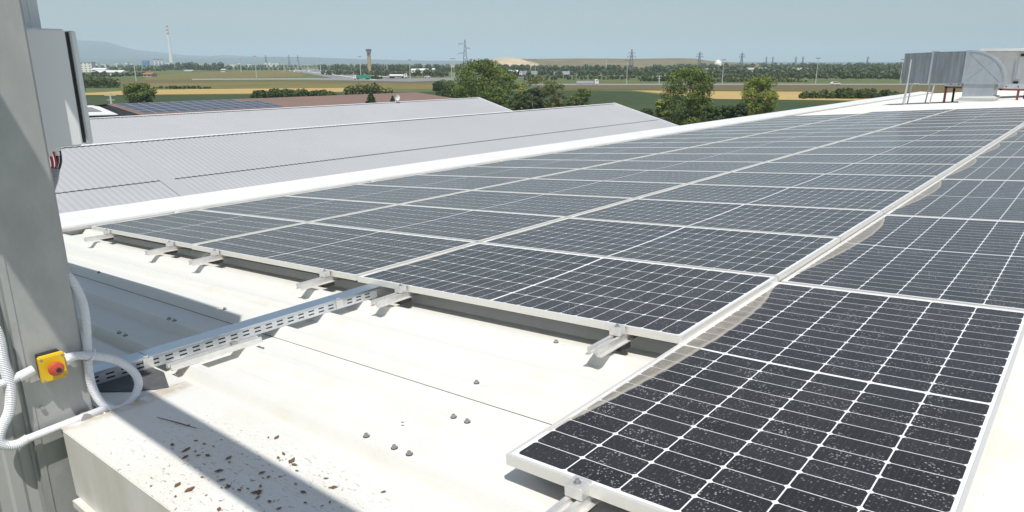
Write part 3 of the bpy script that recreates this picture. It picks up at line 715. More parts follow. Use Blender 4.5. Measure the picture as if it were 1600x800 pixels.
t = empty('flexible_conduit', (0, 0, 0), 'white corrugated conduit entering the yellow switch from the left', 'conduit')
ribbed(C3([(-1.91, .032), (-1.953, .021), (-2.02, .012), (-2.12, -.01), (-2.22, -.12), (-2.25, -.4), (-2.25, -1.2)]), RC).build('corrugated_hose', M['conduit'], t)
m = MB(); m.tube(C3([(-1.905, .034), (-1.955, .020)]), [.017, .0195], 12); m.build('gland', M['conduit'], t)
t = empty('flexible_conduit', (0, 0, 0), 'white corrugated conduit hanging down the left picture edge and bending to the rigid pipe', 'conduit')
ribbed(C3([(-2.09, 1.3), (-2.05, .8), (-2.02, .33), (-1.99, .20), (-1.990, .10), (-1.985, .0), (-2.00, -.09), (-2.035, -.15), (-2.05, -.19), (-2.035, -.222), (-2.00, -.235), (-1.965, -.226)]), RC * 1.15).build('corrugated_hose', M['conduit'], t)
t = empty('rigid_pipe', (0, 0, 0), 'straight white conduit pipe lying across the column foot at the roof edge', 'pipe')
m = MB(); m.tube([(XC, -1.975, -.228), (XC + .0, -1.69, -.212)], .0155, 14); m.build('pipe', M['conduit'], t, smooth=True)
m = MB(); m.tube([(XC - .02, -1.77, -.225), (XC + .018, -1.768, -.222)], .021, 10); m.build('saddle', M['bolt'], t)

# dry leaves and twigs
lf = None; LV = [(-1.239, -1.561), (-1.035, -1.599), (-.996, -1.686), (-.969, -1.652), (-.805, -1.663), (-.741, -1.685), (-.635, -1.684), (-.62, -1.664), (-.6, -1.633), (-.629, -1.589), (-.496, -1.663), (-.547, -1.674), (-.438, -1.667), (-.684, -1.695), (-.834, -1.785), (-.77, -1.82), (-.586, -1.775), (-.855, -1.422), (-.615, -1.045), (-.881, -1.439), (-.465, -1.486), (-.251, -1.431), (-.401, -1.505), (-.6, -1.565), (-.672, -1.586), (-.86, -1.60), (-.34, -1.56), (-.30, -1.60)]
for _ in range(38): LV.append((random.uniform(-1.15, -.2), random.choice([random.gauss(-1.64, .05), random.uniform(-1.84, -1.45)])))
def leafm(seed, s):
    r = np.random.default_rng(seed); k = 7; V = []; fs = []
    for i in range(k):
        u = i / (k - 1); wd = math.sin(math.pi * min(1, u * 1.05)) * .38 * s * r.uniform(.6, 1.2) + .0006; z = .002 + .12 * s * (u - .5) ** 2 * 4 * r.uniform(.3, 1)
        V += [((u - .5) * s * 1.6, -wd, z + .12 * wd), ((u - .5) * s * 1.6, 0, z), ((u - .5) * s * 1.6, wd, z + .14 * wd)]
    for i in range(k - 1):
        a = i * 3; fs += [(a, a + 1, a + 4, a + 3), (a + 1, a + 2, a + 5, a + 4)]
    return MB().add(V, fs)
for i, (x, y) in enumerate(LV):
    s = random.choice([.004, .006, .009, .012, .016, .024]) if i > 27 else random.choice([.008, .011, .015, .019]); o = leafm(i, s).build('dry_leaf', M['leaf_dry'])
    o.matrix_local = RM @ Matrix.Translation((x, y, CR + .003 if y < -1.352 else CR - .03)) @ Matrix.Rotation(random.uniform(0, 6.28), 4, 'Z')
    tag(o, 'curled brown dry leaf lying on the white roof near the front edge', 'leaf', 'dry leaves scattered on the roof')
m = MB(); m.tube([(-1.42, -1.60, CR + .006), (-1.28, -1.575, CR + .008), (-1.18, -1.555, CR + .006)], [.0012, .0022, .001], 6)
o = m.build('twig', M['leaf_dry'], mw=RM); tag(o, 'thin dark twig lying in the shadow band on the roof', 'twig')
m = MB()
for k in range(5): m.tube([(1.30 + k * .02, .30, CR + .008), (1.31 + k * .02, .325, CR + .012), (1.32 + k * .02, .30, CR + .008)], .004, 6)
o = m.build('cable_end', M['cable_black'], mw=RM); tag(o, 'short black curled cable end on the roof right of the portrait panels', 'cable')

# ------------------------------------------------------------------ rooftop plant
t = empty('ventilation_duct', (-3, 30, -.4), 'big galvanised ventilation duct with a curved elbow standing on the far roof', 'duct')
def loc(m): return m
Mt = Matrix.Translation((3, -30, .4))
ye, yb = 30.0, 31.25
m = MB(); prof = [(-3.28, .42), (-3.28, 1.575)]
for k in range(0, 15): a = R(90 - 90 * k / 14); prof.append((-3.20 + 1.22 * math.cos(a), .42 + 1.155 * math.sin(a)))
m.prism(prof, ye, yb, Mt); el = m.build('elbow', M['galv_duct'], t)
m = MB()
for k in range(14):
    a = R(90 - 90 * k / 14); a2 = R(90 - 90 * (k + 1) / 14)
    m.add([Mt @ Vector((-3.20 + 1.26 * math.cos(q_), y, .42 + 1.19 * math.sin(q_))) for q_ in (a, a2) for y in (ye - .02, ye + .03)], [(0, 1, 3, 2)])
    m.add([Mt @ Vector((-3.20 + rr_ * math.cos(q_), ye - .02, .42 + (rr_ - .07) * math.sin(q_))) for q_ in (a, a2) for rr_ in (1.20, 1.26)], [(0, 1, 3, 2)])
m.bar(Mt @ Vector((-3.25, ye - .006, 1.54)), Mt @ Vector((-2.10, ye - .006, .46)), .02, .012, (0, 1, 0)); m.bar(Mt @ Vector((-3.25, ye - .006, .46)), Mt @ Vector((-2.35, ye - .006, 1.28)), .02, .012, (0, 1, 0))
m.build('stiffener', M['galv_duct'], el)
m = MB(); m.prism([(-3.30, .36), (-3.30, .44), (-1.93, .44), (-1.93, .36)], ye - .03, yb + .03, Mt); m.prism([(-3.34, .38), (-3.34, 1.62), (-3.27, 1.62), (-3.27, .38)], ye - .035, yb + .035, Mt)
m.prism([(-4.50, .34), (-4.50, 1.60), (-4.43, 1.60), (-4.43, .34)], ye - .03, yb + .03, Mt)
m.build('flange', M['galv_duct'], t)
m = MB(); m.prism([(-3.26, -.18), (-3.26, .36), (-2.25, .36), (-2.25, -.18)], ye + .02, yb - .02, Mt); m.build('neck', M['galv_duct'], t)
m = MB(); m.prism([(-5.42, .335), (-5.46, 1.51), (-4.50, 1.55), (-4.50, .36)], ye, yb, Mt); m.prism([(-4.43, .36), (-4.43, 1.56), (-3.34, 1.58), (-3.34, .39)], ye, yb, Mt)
m.build('straight_run', M['duct_dim'], t)
m = MB(); m.box(-3.33, -2.18, ye - .06, yb + .1, -.50, -.15, Mt); m.prism([(-3.38, -.16), (-3.28, -.13), (-2.22, -.08), (-2.12, -.12), (-2.12, -.16)], ye - .1, yb + .14, Mt); m.build('curb', M['white'], t)
m = MB()
for (x, y, zt2) in ((-5.24, ye + .05, .34), (-4.64, yb, .34), (-4.27, ye + .05, .36), (-5.3, yb, .34)): m.bar(Mt @ Vector((x - .05, y, math.tan(SL) * x - .10)), Mt @ Vector((x + .02, y, zt2)), .045)
m.build('leg', M['galv'], t)
m = MB(); m.bar(Mt @ Vector((-5.17, ye - .2, -.50)), Mt @ Vector((-5.16, ye - .2, 1.28)), .035); m.build('lightning_rod', M['lamp'], t)
t = empty('equipment_stand', (-3.6, 31, -.4), 'low grey steel beam on red legs left of the duct curb', 'stand'); Mt = Matrix.Translation((3.6, -31, .4))
def stand(t, Mt, x0, x1, y, zt2, legs, z0):
    m = MB(); m.box(x0, x1, y, y + .16, zt2, zt2 + .16, Mt); m.box(x0, x1, y + 1.0, y + 1.16, zt2, zt2 + .16, Mt); g = m.build('grey_beam', M['galv'], t)
    m = MB()
    for k in np.linspace(x0 + .2, x1 - .1, max(2, int((x1 - x0) / .35))): m.tube([Mt @ Vector((k, y - .004, zt2 + .08)), Mt @ Vector((k, y, zt2 + .08))], .025, 8)
    m.build('bolt_hole', M['seal'], g)
    m = MB(); m.box(x0, x1, y, y + .12, zt2 - .07, zt2 - .002, Mt); m.box(x0, x0 + .08, y, y + 1.1, zt2 - .07, zt2 - .002, Mt)
    for x in legs: m.bar(Mt @ Vector((x, y + .05, z0 + math.tan(SL) * (x - x0))), Mt @ Vector((x, y + .05, zt2 - .06)), .075)
    m.build('red_frame', M['redframe'], t)
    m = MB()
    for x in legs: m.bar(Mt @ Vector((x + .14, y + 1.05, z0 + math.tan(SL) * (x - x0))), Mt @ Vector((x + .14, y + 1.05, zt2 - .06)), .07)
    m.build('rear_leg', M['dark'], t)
stand(t, Mt, -3.93, -3.36, 30.3, .25, [-3.88], -.42)
t = empty('equipment_stand', (-1.5, 31, -.3), 'low grey steel beam on red legs under the white air unit', 'stand'); Mt = Matrix.Translation((1.5, -31, .3))
stand(t, Mt, -2.10, .8, 30.3, .20, [-1.50, .2], -.26)
t = empty('air_handling_unit', (-1, 34, -.3), 'big white air handling unit with an overhanging lid behind the duct elbow', 'air unit'); Mt = Matrix.Translation((1, -34, .3))
m = MB(); m.box(-3.1, 1.4, 33.0, 35.2, .15, 1.60, Mt); m.build('housing', M['white'], t, bevel=.015)
m = MB(); m.box(-3.25, 1.6, 32.45, 35.4, 1.60, 1.70, Mt); m.build('lid', M['white'], t, bevel=.01)
m = MB(); m.box(-1.92, -1.90, 32.985, 33.0, .16, 1.59, Mt); m.box(-2.02, -1.98, 32.97, 33.0, .3, 1.3, Mt); m.build('panel_joint', M['galv'], t)
m = MB(); m.box(-1.86, -1.66, 32.93, 33.0, 1.40, 1.50, Mt); m.box(-1.95, -1.78, 32.93, 33.0, .32, .42, Mt); m.build('handle', M['seal'], t)

# ------------------------------------------------------------------ neighbouring halls
t = empty('neighbouring_hall', (-37, 20, GZ), 'pale grey corrugated double-gable hall just beyond the roof gutter', 'building')
TZ = -2.4 - GZ; VZ = -4.58 - GZ; off = Vector((-37, 20, 0))
def corr(xa, za, xb, zb, y0, y1, per, amp, parts):
    V = []; Q = []; ys = np.arange(y0, y1, per / 4); dz = [0, amp, amp, 0]; k = 0
    xs = np.linspace(xa, xb, parts + 1); zs = np.linspace(za, zb, parts + 1)
    for i in range(parts + 1):
        for j, y in enumerate(ys): V.append((xs[i] - off.x, y - off.y, zs[i] + dz[j % 4]))
    n = len(ys); Q = [(i * n + j, (i + 1) * n + j, (i + 1) * n + j + 1, i * n + j + 1) for i in range(parts) for j in range(n - 1)]
    return np.array(V), np.array(Q)
YA, YB = -14.0, 52.6
for nm, xa, za, xb, zb in (('roof_slope', -24.8, VZ, -28.6, VZ + (TZ - VZ) * 3.8 / 8.4 - .012), ('roof_slope', -28.55, VZ + (TZ - VZ) * 3.75 / 8.4 + .02, -33.2, TZ), ('roof_slope', -33.2, TZ, -41.6, VZ), ('roof_slope', -41.6, VZ, -50, TZ), ('roof_slope', -50, TZ, -58.4, VZ)):
    V, Q = corr(xa, za, xb, zb, YA, YB, .25, .014, 3); fastmesh(nm, V, Q, M['neigh'], t)
m = MB()
def lc(p): return Vector(p) - Vector((off.x, off.y, 0))
for y in np.arange(YA, YB, .25):     # closure gaps under the lapped sheets read as a dashed line
    a = lc((-28.535, y + .04, VZ + (TZ - VZ) * 3.73 / 8.4 - .06)); m.box(a.x, a.x + .02, a.y, a.y + .17, a.z + .03, a.z + .072)
m.build('eave_closure', M['asphalt'], t)
m = MB()
for xx in (-33.2, -50): 
    for s in (1,):
        m.prism([(xx - .14 - off.x, TZ + .028), (xx - off.x, TZ + .065), (xx + .14 - off.x, TZ + .028)], YA - off.y, YB - off.y + .1)
m.build('ridge_cap', M['neigh_ridge'], t)
for yy in (10.2,):
    for (xa, za, xb, zb) in ((-24.8, VZ, -33.2, TZ), (-50, TZ, -41.6, VZ)):
        m = MB(); a = lc((xa, yy, za + .024)); c_ = lc((xb, yy, zb + .024)); m.bar(a, c_, .6, .012); m.build('cover_sheet', M['neigh'], t)
m = MB()
for yy in (YB,):
    for (xa, za, xb, zb) in ((-24.8, VZ, -33.2, TZ), (-33.2, TZ, -41.6, VZ), (-41.6, VZ, -50, TZ), (-50, TZ, -58.4, VZ)):
        m.bar(lc((xa, yy, za + .03)), lc((xb, yy, zb + .03)), .18, .12)
m.build('gable_trim', M['neigh_ridge'], t)
m = MB(); V8 = [(-24.9, VZ - .1), (-33.2, TZ - .1), (-41.6, VZ - .1), (-50, TZ - .1), (-58.3, VZ - .1), (-58.3, 0), (-24.9, 0)]
m.prism([(x - off.x, z) for x, z in V8], YA + .1 - off.y, YB - .1 - off.y); m.build('wall', M['white'], t)
# satellite dish on the ridge
pd = Vector((-50.0, 0, 0)); d_ = ray(618, 157); s = (-50.0 - CAM.x) / d_.x; pd = CAM + d_ * s
t = empty('satellite_dish', (-50.0, pd.y, -2.4), 'small white satellite dish on the far grey roof ridge', 'dish'); m = MB()
for k in range(6):
    pass
nseg = 20; V = []; fs = []
for i in range(5):
    rr_ = .27 * i / 4
    for k in range(nseg): a = 2 * math.pi * k / nseg; V.append((.16 - (rr_ ** 2) * 1.1 + .08, rr_ * math.cos(a), .45 + rr_ * math.sin(a) * 1.05))
for i in range(4):
    for k in range(nseg): fs.append((i * nseg + k, i * nseg + (k + 1) % nseg, (i + 1) * nseg + (k + 1) % nseg, (i + 1) * nseg + k))
V = [(.24 + (.24 - v[0]) , v[1], v[2]) for v in V]
m.add(V, fs); m.build('reflector', M['far_white'], t, smooth=True)
m = MB(); m.tube([(0, 0, -.1), (0, 0, .45), (.2, 0, .45)], .03, 8); m.tube([(.25, 0, .2), (.62, 0, .42)], .015, 6); m.build('mast', M['lamp'], t)

# brown roofed building behind
t = empty('brown_roofed_building', (0, 0, GZ), 'long brown sheet-roofed building behind the grey hall, solar panels on its left half', 'building')
rz = -2.6; a0 = gp(166, 162.6, rz); a1 = gp(650, 144, rz); dirv = (a1 - a0).normalized(); nrm = Vector((dirv.y, -dirv.x, 0))
if nrm.dot(CAM - a0) < 0: nrm = -nrm
def cp(u, v, z): p = a0 + dirv * u + nrm * v; return Vector((p.x, p.y, z - GZ))
Lb = (a1 - a0).length; W_ = 8.5; ez = rz - .66
m = MB(); m.add([cp(0, 0, rz), cp(Lb, 0, rz), cp(Lb, W_, ez), cp(0, W_, ez), cp(Lb, -W_, ez), cp(0, -W_, ez)], [(0, 1, 2, 3), (0, 5, 4, 1)]); m.build('roof', M['brown_roof'], t)
m = MB(); m.add([cp(u, v, z) for u in (0, Lb) for v, z in ((W_ + .12, ez + .03), (W_ + .12, ez - .35), (W_ - .1, ez - .35), (W_ - .1, ez + .0))], [(0, 1, 5, 4), (1, 2, 6, 5), (0, 4, 7, 3), (2, 3, 7, 6)]); m.build('gutter', M['brown_dark'], t)
m = MB(); m.add([cp(u, v, z) for u in (.4, Lb - .4) for v, z in ((W_ - .5, ez - .1), (0, rz - .1), (-W_ + .5, ez - .1), (-W_ + .5, GZ), (W_ - .5, GZ))], [(0, 1, 6, 5), (1, 2, 7, 6), (2, 3, 8, 7), (4, 0, 5, 9), (0, 1, 2, 3, 4), (5, 6, 7, 8, 9)]); m.build('wall', M['conc'], t)
# array on that roof
def oncp(px):
    d = ray(px, 150); A = np.array([[d.x, -dirv.x], [d.y, -dirv.y]]); return float(np.linalg.solve(A, np.array([a0.x - CAM.x, a0.y - CAM.y]))[1])
u0 = .5; u1 = oncp(392); gap = 0
pv_ = empty('rooftop_solar_array', (0, 0, 0)); COL.objects.unlink(pv_); 
nrow = 4; wp = 1.75; pw = 1.06; proto = None; cnt = 0
sv = math.atan2(rz - ez, W_)
ncol = int((u1 - u0) / pw)
mm = MB(); mm.box(0, pw - .03, 0, wp - .04, 0, .04)
mf = MB(); mf.box(-.008, pw - .022, -.008, wp - .032, -.01, .034)
bpy.data.objects.remove(pv_)
for c in range(ncol):
    for r_ in range(nrow):
        if c > ncol - 3 and r_ == 0: continue
        u = u0 + c * pw; v = .6 + r_ * wp
        o_ = cp(u, v, rz - (rz - ez) * v / W_ + .06); ux = dirv; vx = (nrm * math.cos(sv) + Vector((0, 0, -math.sin(sv)))); nz = ux.cross(vx)
        if nz.z < 0: pass
        mw = Matrix(((ux.x, vx.x, nz.x, o_.x), (ux.y, vx.y, nz.y, o_.y), (ux.z, vx.z, nz.z, o_.z + GZ), (0, 0, 0, 1)))
        if proto is None:
            proto = mm.build('solar_panel', M['pv_far']); proto.data.materials.append(M['alu']); o = proto; o.matrix_local = mw
        else: o = proto.copy(); COL.objects.link(o); o.matrix_local = mw
        tag(o, f'distant dark panel on the brown roof, {ordn(r_)} row from the ridge, {ordn(c) if c < 19 else str(c + 1) + "th"} from the left', 'solar panel', 'distant solar panels on the brown roof')
# white annex with black edge at its left
t = empty('white_annex', (0, 0, GZ), 'white flat-roofed annex with black parapet edge beside the cabinet', 'building')
AZ = -2.9
q0 = gp(60, 182, AZ); q1 = gp(184, 178.5, AZ); q2 = gp(151, 164.5, AZ); q3 = gp(60, 165.5, AZ)
m = MB(); zz = AZ - GZ
m.add([(p.x, p.y, z) for z in (0, zz) for p in (q0, q1, q2, q3)], [(0, 1, 5, 4), (1, 2, 6, 5), (2, 3, 7, 6), (3, 0, 4, 7), (4, 5, 6, 7)]); m.build('roof', M['white'], t)
m = MB(); m.bar(Vector((q0.x, q0.y, zz - .30)), Vector((q1.x, q1.y, zz - .30)), .25, .5); m.build('black_edge', M['cable_black'], t)
m = MB(); m.add([tuple(Vector((p.x, p.y, zz + .03))) for p in (gp(60, 176.5, AZ), gp(160, 174.5, AZ), gp(143, 168, AZ), gp(60, 168, AZ))], [(0, 1, 2, 3)]); m.build('skylight', M['asphalt'], t)

# ------------------------------------------------------------------ trees
tree('broadleaf_tree', 'tall wide broadleaf tree rising above the horizon behind the grey hall gable', 'tree', gd(752, 150), 9.9, 14.5, M['leafA'], 20000, .17, 11, .3, .05, 'broad', clumps=170)
tree('broadleaf_tree', 'dense rounded green tree left of the yellow-green tree at the parapet', 'tree', gd(1080, 112), 8.5, 8.8, M['leafA'], 20000, .12, 12, .25, .0, 'round', clumps=170)
tree('broadleaf_tree', 'yellow-green tree nearest the roof corner in front of the wheat field', 'tree', gd(1190, 126), 7.0, 7.0, M['leafB'], 14000, .12, 13, .2, .0, 'round', clumps=110)
tree('shrub_tree', 'small dark bushy tree standing alone in front of the corn field', 'tree', gd(910, 158), 3.8, 4.8, M['leafA'], 3500, .16, 14, .12, .0, 'round', clumps=60)
tree('broadleaf_tree', 'solitary round tree in the green crop beside the cabinet', 'tree', gd(210, 190), 4.6, 7.6, M['leafA'], 12000, .16, 15, .2, .0, 'round', clumps=110)
tree('yellow_tree', 'bright yellow-leaved small tree within the green thicket', 'tree', gd(815, 138), 5.0, 2.8, M['leafY'], 2200, .14, 16, .1, .1, 'round', clumps=16)
for i, (px, D, h, wd, mt, lab) in enumerate([(700, 165, 4.6, 6, 'leafD', 'low dark tree at the left foot of the tall tree'), (790, 142, 7.2, 7.5, 'leafA', 'green tree in the thicket just left of the yellow tree'), (846, 146, 6.6, 8, 'leafO', 'olive-brown feathery tree right of the yellow tree'), (866, 150, 5.4, 5.5, 'leafO', 'olive bushy tree at the right end of the thicket'), (832, 132, 4.6, 4.5, 'leafC', 'dark small conifer at the foot of the thicket'), (812, 130, 3.8, 4.6, 'leafD', 'dark shrub in front of the yellow tree'), (772, 134, 5.0, 6.5, 'leafA', 'green shrub tree directly behind the gable of the grey hall'), (742, 132, 2.9, 4.0, 'leafD', 'low shrub left behind the gable ridge'),
        (1140, 118, 2.6, 4.4, 'leafD', 'dark low tree between the two round parapet trees'), (1040, 128, 3.0, 4.0, 'leafB', 'light green shrub at the left foot of the dense rounded tree'), (1165, 112, 3.2, 3.6, 'leafC', 'dark shrub at the foot of the yellow-green tree'), (1120, 108, 3.0, 3.0, 'leafD', 'dark shrub right below the dense rounded tree'), (1016, 118, 2.0, 3.2, 'leafD', 'small shrub at the corn field by the gable corner')]):
    tree('broadleaf_tree' if h > 4 else 'shrub', lab, 'tree' if h > 4 else 'shrub', gd(px, D), h, wd, M[mt], 5000, .14, 30 + i, .12, 0, 'round', clumps=60)
tree('conifer', 'dark pointed conifer rising behind the grey roof in front of the brown roof', 'tree', gd(577, 78), 6.3, 5.0, M['leafC'], 12000, .06, 50, .1, .1, 'cone', clumps=110)
tree('conifer', 'smaller conifer tip just left of the satellite dish', 'tree', gd(611, 78), 5.75, 4.4, M['leafC'], 9000, .06, 51, .1, .1, 'cone', clumps=80)
hedges = [('long dark hedge between the pale wheat and the brown roof', 392, 525, 153, 2.6, 'leafD', 5000), ('wide dark thicket in front of the right wheat field', 1250, 1420, 154, 2.6, 'leafD', 6000), ('tall olive hedge at the right end of the pale wheat', 540, 610, 149, 3.6, 'leafO', 2500), ('dark green thicket left of the solitary tree', -40, 185, 137, 6.0, 'leafD', 6500),
          ('low bushes in front of the tall tree with pale ground between', 680, 770, 157, 1.6, 'leafB', 2500), ('low green hedge under the wheat beside the solitary tree', 240, 330, 138.5, 1.1, 'leafD', 1500), ('dark hedge at the left foot of the tall tree', 676, 716, 142, 3.8, 'leafD', 2200), ('row of bushes on the meadow behind the motorway', 1080, 1260, 128, 2.6, 'leafO', 2500),
          ('dark clump beyond the motorway right of the lamp post', 1000, 1060, 127, 3.2, 'leafD', 1500), ('bushes on the slope left of the tank truck', 580, 598, 124, 2.6, 'leafD', 700), ('low shrubs along the near side of the corn by the thicket', 850, 900, 166, 1.5, 'leafO', 2000)]
for i, (lab, x0, x1, row, h, mt, n_) in enumerate(hedges):
    shrubs('hedge', lab, 'hedge', x0, x1, row, h, M[mt], int(n_ * 1.5), .34 if row > 135 else .5, 70 + i, 5, k=max(8, int((x1 - x0) / 3.2)))

# ------------------------------------------------------------------ far things
def pylon(px, D, top, label, w=5.0, arms=((.62, 5.5), (.76, 4.0), (.88, 5.0))):
    g = gd(px, D); h = zt(top, D) - GZ; t = empty('power_pylon', g, label, 'pylon', 'lattice pylons along the horizon', (0, 0, HEAD))
    m = MB(); th = max(.16, D * .00042)
    lv = np.linspace(0, 1, 9); hw = [w / 2 * (1 - v) ** 1.2 + .25 for v in lv]
    for i in range(8):
        for sx in (-1, 1):
            for sy in (-1, 1): m.bar((sx * hw[i], sy * hw[i], h * lv[i]), (sx * hw[i + 1], sy * hw[i + 1], h * lv[i + 1]), th)
        for sy in (-1, 1):
            m.bar((-hw[i], sy * hw[i], h * lv[i]), (hw[i + 1], sy * hw[i + 1], h * lv[i + 1]), th * .6); m.bar((hw[i], sy * hw[i], h * lv[i]), (-hw[i + 1], sy * hw[i + 1], h * lv[i + 1]), th * .6)
    m.build('mast', M['pylon'], t)
    for k, (f, a) in enumerate(arms):
        m = MB(); s = -1 if k % 2 else 1
        for s in ((-1, 1) if len(arms) < 3 else ((-1,) if k % 2 == 0 else (1,))): m.bar((0, 0, h * f + .8), (s * a, 0, h * f), th); m.bar((0, 0, h * f - .5), (s * a, 0, h * f), th * .8); m.bar((s * a, 0, h * f), (s * a, 0, h * f - 1.4), th * .7)
        m.build('cross_arm', M['pylon'], t)
pylon(727, 560, 63.5, 'largest lattice pylon, standing behind the tall tree')
pylon(986.5, 620, 78, 'lattice pylon in front of the long landfill hill', 4.5, ((.72, 3.4), (.85, 2.6)))
pylon(1092.5, 900, 82, 'lattice pylon at the right end of the landfill hill', 4.5, ((.75, 4.2), (.88, 3.2)))
pylon(1158.5, 1050, 83.5, 'small lattice pylon right of the white silo', 4.5, ((.75, 4.2), (.88, 3.2)))
for i, px in enumerate((1197, 1207, 1243, 1254, 1355, 416, 452, 466)): pylon(px, 2300, 89 if px > 900 else 87, 'tiny hazy pylon on the horizon, ' + ['just right of the white-silo pylon', 'second right of the white-silo pylon', 'above the yellow-green tree', 'right above the yellow-green tree', 'near the duct', 'left of the motorway junction', 'above the motorway junction', 'right above the motorway junction'][i], 5, ((.8, 5),))

def lamp(px, base, top, label, twin=True, th=1.0):
    g = gp(px, base); D = (g - CAM).xy.length; h = zt(top, D) - GZ
    t = empty('lamp_post', g, label, 'lamp post', 'tall lamp posts along the roads', (0, 0, HEAD)); m = MB(); r_ = max(.10, D * .00045) * th
    m.tube([(0, 0, 0), (0, 0, h)], [r_ * 1.2, r_ * .7], 6); m.build('pole', M['lamp'], t)
    m = MB(); w2 = 1.0 if twin else .5; m.box(-w2, w2, -.2, .2, h - .1, h + .2); m.build('lamp_head', M['pylon'], t)
for px, ba, tp, lb in [(979, 132, 95, 'lamp post by the motorway left of the thick short post'), (1128, 132, 94, 'lamp post directly right of the dense rounded tree'), (1274, 132, 92, 'lone tall lamp post over the right wheat field'), (1406, 131, 94, 'lamp post just left of the duct'), (947, 114, 92, 'lamp post in front of the wood by the second pylon'), (836, 130, 94, 'lamp post right of the tall tree'),
                       (829, 117, 93, 'thin lamp post beside the parked trucks'), (706, 121, 92, 'left one of two lamp posts beside the big pylon'), (709.5, 121, 92, 'right one of two lamp posts beside the big pylon'), (641, 124, 94, 'lamp post right of the tank truck'), (564, 123, 89, 'lamp post left of the ochre tower'), (401, 122, 89, 'lamp post left of the motorway junction'), (444, 112, 94, 'lamp post at the junction, left'), (466, 112, 95, 'lamp post at the junction, centre'),
                       (482, 112, 94, 'lamp post at the junction, right'), (501, 111, 95, 'lamp post at the far right of the junction'), (377, 113, 94, 'lamp post over the dry meadow'), (605, 115, 94, 'lamp post right of the ochre tower')]:
    lamp(px, ba, tp, lb)
# power line posts left
def upole(px, base, top, label):
    g = gp(px, base); D = (g - CAM).xy.length; h = zt(top, D) - GZ; t = empty('utility_pole', g, label, 'utility pole', None, (0, 0, HEAD)); m = MB(); m.tube([(0, 0, 0), (0, 0, h)], [.28, .16], 8); m.build('pole', M['lamp'], t)
    m = MB(); m.bar((-1.3, 0, h - .4), (1.3, 0, h - .4), .16); m.bar((-.9, 0, h - 1.4), (.9, 0, h - 1.4), .14); m.build('cross_arm', M['lamp'], t)
upole(213, 127, 89.5, 'tall utility pole right behind the solitary tree'); upole(174.5, 165, 139, 'thin utility pole left of the solitary tree'); upole(1029.5, 133.5, 116.5, 'thick short post beside the motorway')
# motorway barrier
t = empty('guardrail', (0, 0, GZ), 'pale guardrail along the near side of the motorway', 'guardrail'); m = MB(); pts = [gp(x, 133.9) for x in range(830, 1700, 40)]
for a, c_ in zip(pts[:-1], pts[1:]): m.bar((a.x, a.y, .65), (c_.x, c_.y, .65), .08, .35)
m.build('rail', M['guard'], t); m = MB()
for a, c_ in zip(pts[:-1], pts[1:]):
    for k in range(6): p = a.lerp(c_, k / 6); m.bar((p.x, p.y, 0), (p.x, p.y, .6), .12)
tag(m.build('post', M['guard'], t), kind='stuff')

# vehicles
def wheels(t, xs, r=.5, y=1.1):
    for x in xs:
        m = MB(); m.tube([(x, -y - .12, r), (x, -y + .16, r)], r, 14); m.tube([(x, y - .16, r), (x, y + .12, r)], r, 14); m.build('wheel', M['tyre'], t)
def truck(px, row, label, kind, mat, ang=0.0, flip=1, s=1.0):
    g = gp(px, row); t = empty('truck', g, label, 'truck', None, (0, 0, HEAD + ang)); t.scale = (flip * s, s, s)
    m = MB(); m.prism([(4.6, .7), (4.6, 3.3), (6.3, 3.5), (6.95, 2.2), (7.0, .7)], -1.2, 1.2); c = m.build('cab', M['far_white'], t)
    m = MB(); m.prism([(6.55, 2.15), (6.38, 3.1), (6.46, 3.1), (6.97, 2.15)], -1.05, 1.05); m.box(5.5, 6.2, -1.22, -1.2, 2.1, 2.9); m.build('window', M['window'], c)
    m = MB(); m.box(-6.5, 6.6, -1.0, 1.0, .75, 1.0); m.build('chassis', M['tyre'], t)
    if kind == 'tank':
        m = MB(); m.tube([(-6.4, 0, 1.9), (-6.2, 0, 1.9), (4.0, 0, 1.9), (4.2, 0, 1.9)], [.6, .95, .95, .6], 14); m.build('tank', mat, t)
    elif kind == 'flat': m = MB(); m.box(-6.5, 4.1, -1.2, 1.2, 1.0, 1.9); m.box(-6.4, 3.9, -1.1, 1.1, 1.9, 2.3); m.build('load', mat, t)
    else: m = MB(); m.box(-6.5, 4.2, -1.25, 1.25, 1.0, 3.7); m.build('trailer', mat, t)
    wheels(t, (-5.6, -4.4, -3.2, 3.4, 5.9)); return t
truck(917, 132.8, 'white low-loaded truck driving on the motorway right of the tall tree', 'flat', M['tarp_grey'], s=.72)
truck(878, 118.4, 'red-fronted grey box truck parked beyond the motorway', 'box', M['tarp_grey'], flip=-1, s=.9); truck(826, 118.8, 'grey box truck partly behind the thicket', 'box', M['tarp_grey'], flip=-1, s=1.0)
truck(566, 124.2, 'white-cabbed truck with a green load near the ochre tower', 'box', M['tarp_green'], flip=-1, s=.72); truck(622, 122.3, 'white tank truck on the slip road', 'tank', M['far_white'], s=.85)
def car(px, row, label, mat, ang=0.0, grp=None):
    g = gp(px, row); t = empty('car', g, label, 'car', grp, (0, 0, HEAD + ang)); m = MB(); m.prism([(-2.1, .35), (-2.15, .85), (-1.9, .95), (-1.3, 1.42), (.5, 1.45), (1.2, .98), (2.0, .85), (2.1, .35)], -.85, .85); m.build('body', mat, t)
    m = MB(); m.prism([(-1.62, .98), (-1.22, 1.36), (.44, 1.38), (1.0, .98)], -.86, -.855); m.build('window', M['window'], t); wheels(t, (-1.35, 1.3), .34, .8)
car(1305, 133.1, 'white car on the motorway right of the lone lamp post', M['far_white']); car(1427, 132.9, 'white van-like car on the motorway under the duct', M['far_white']); car(668, 121.6, 'white car on the slip road right of the tank truck', M['far_white'])
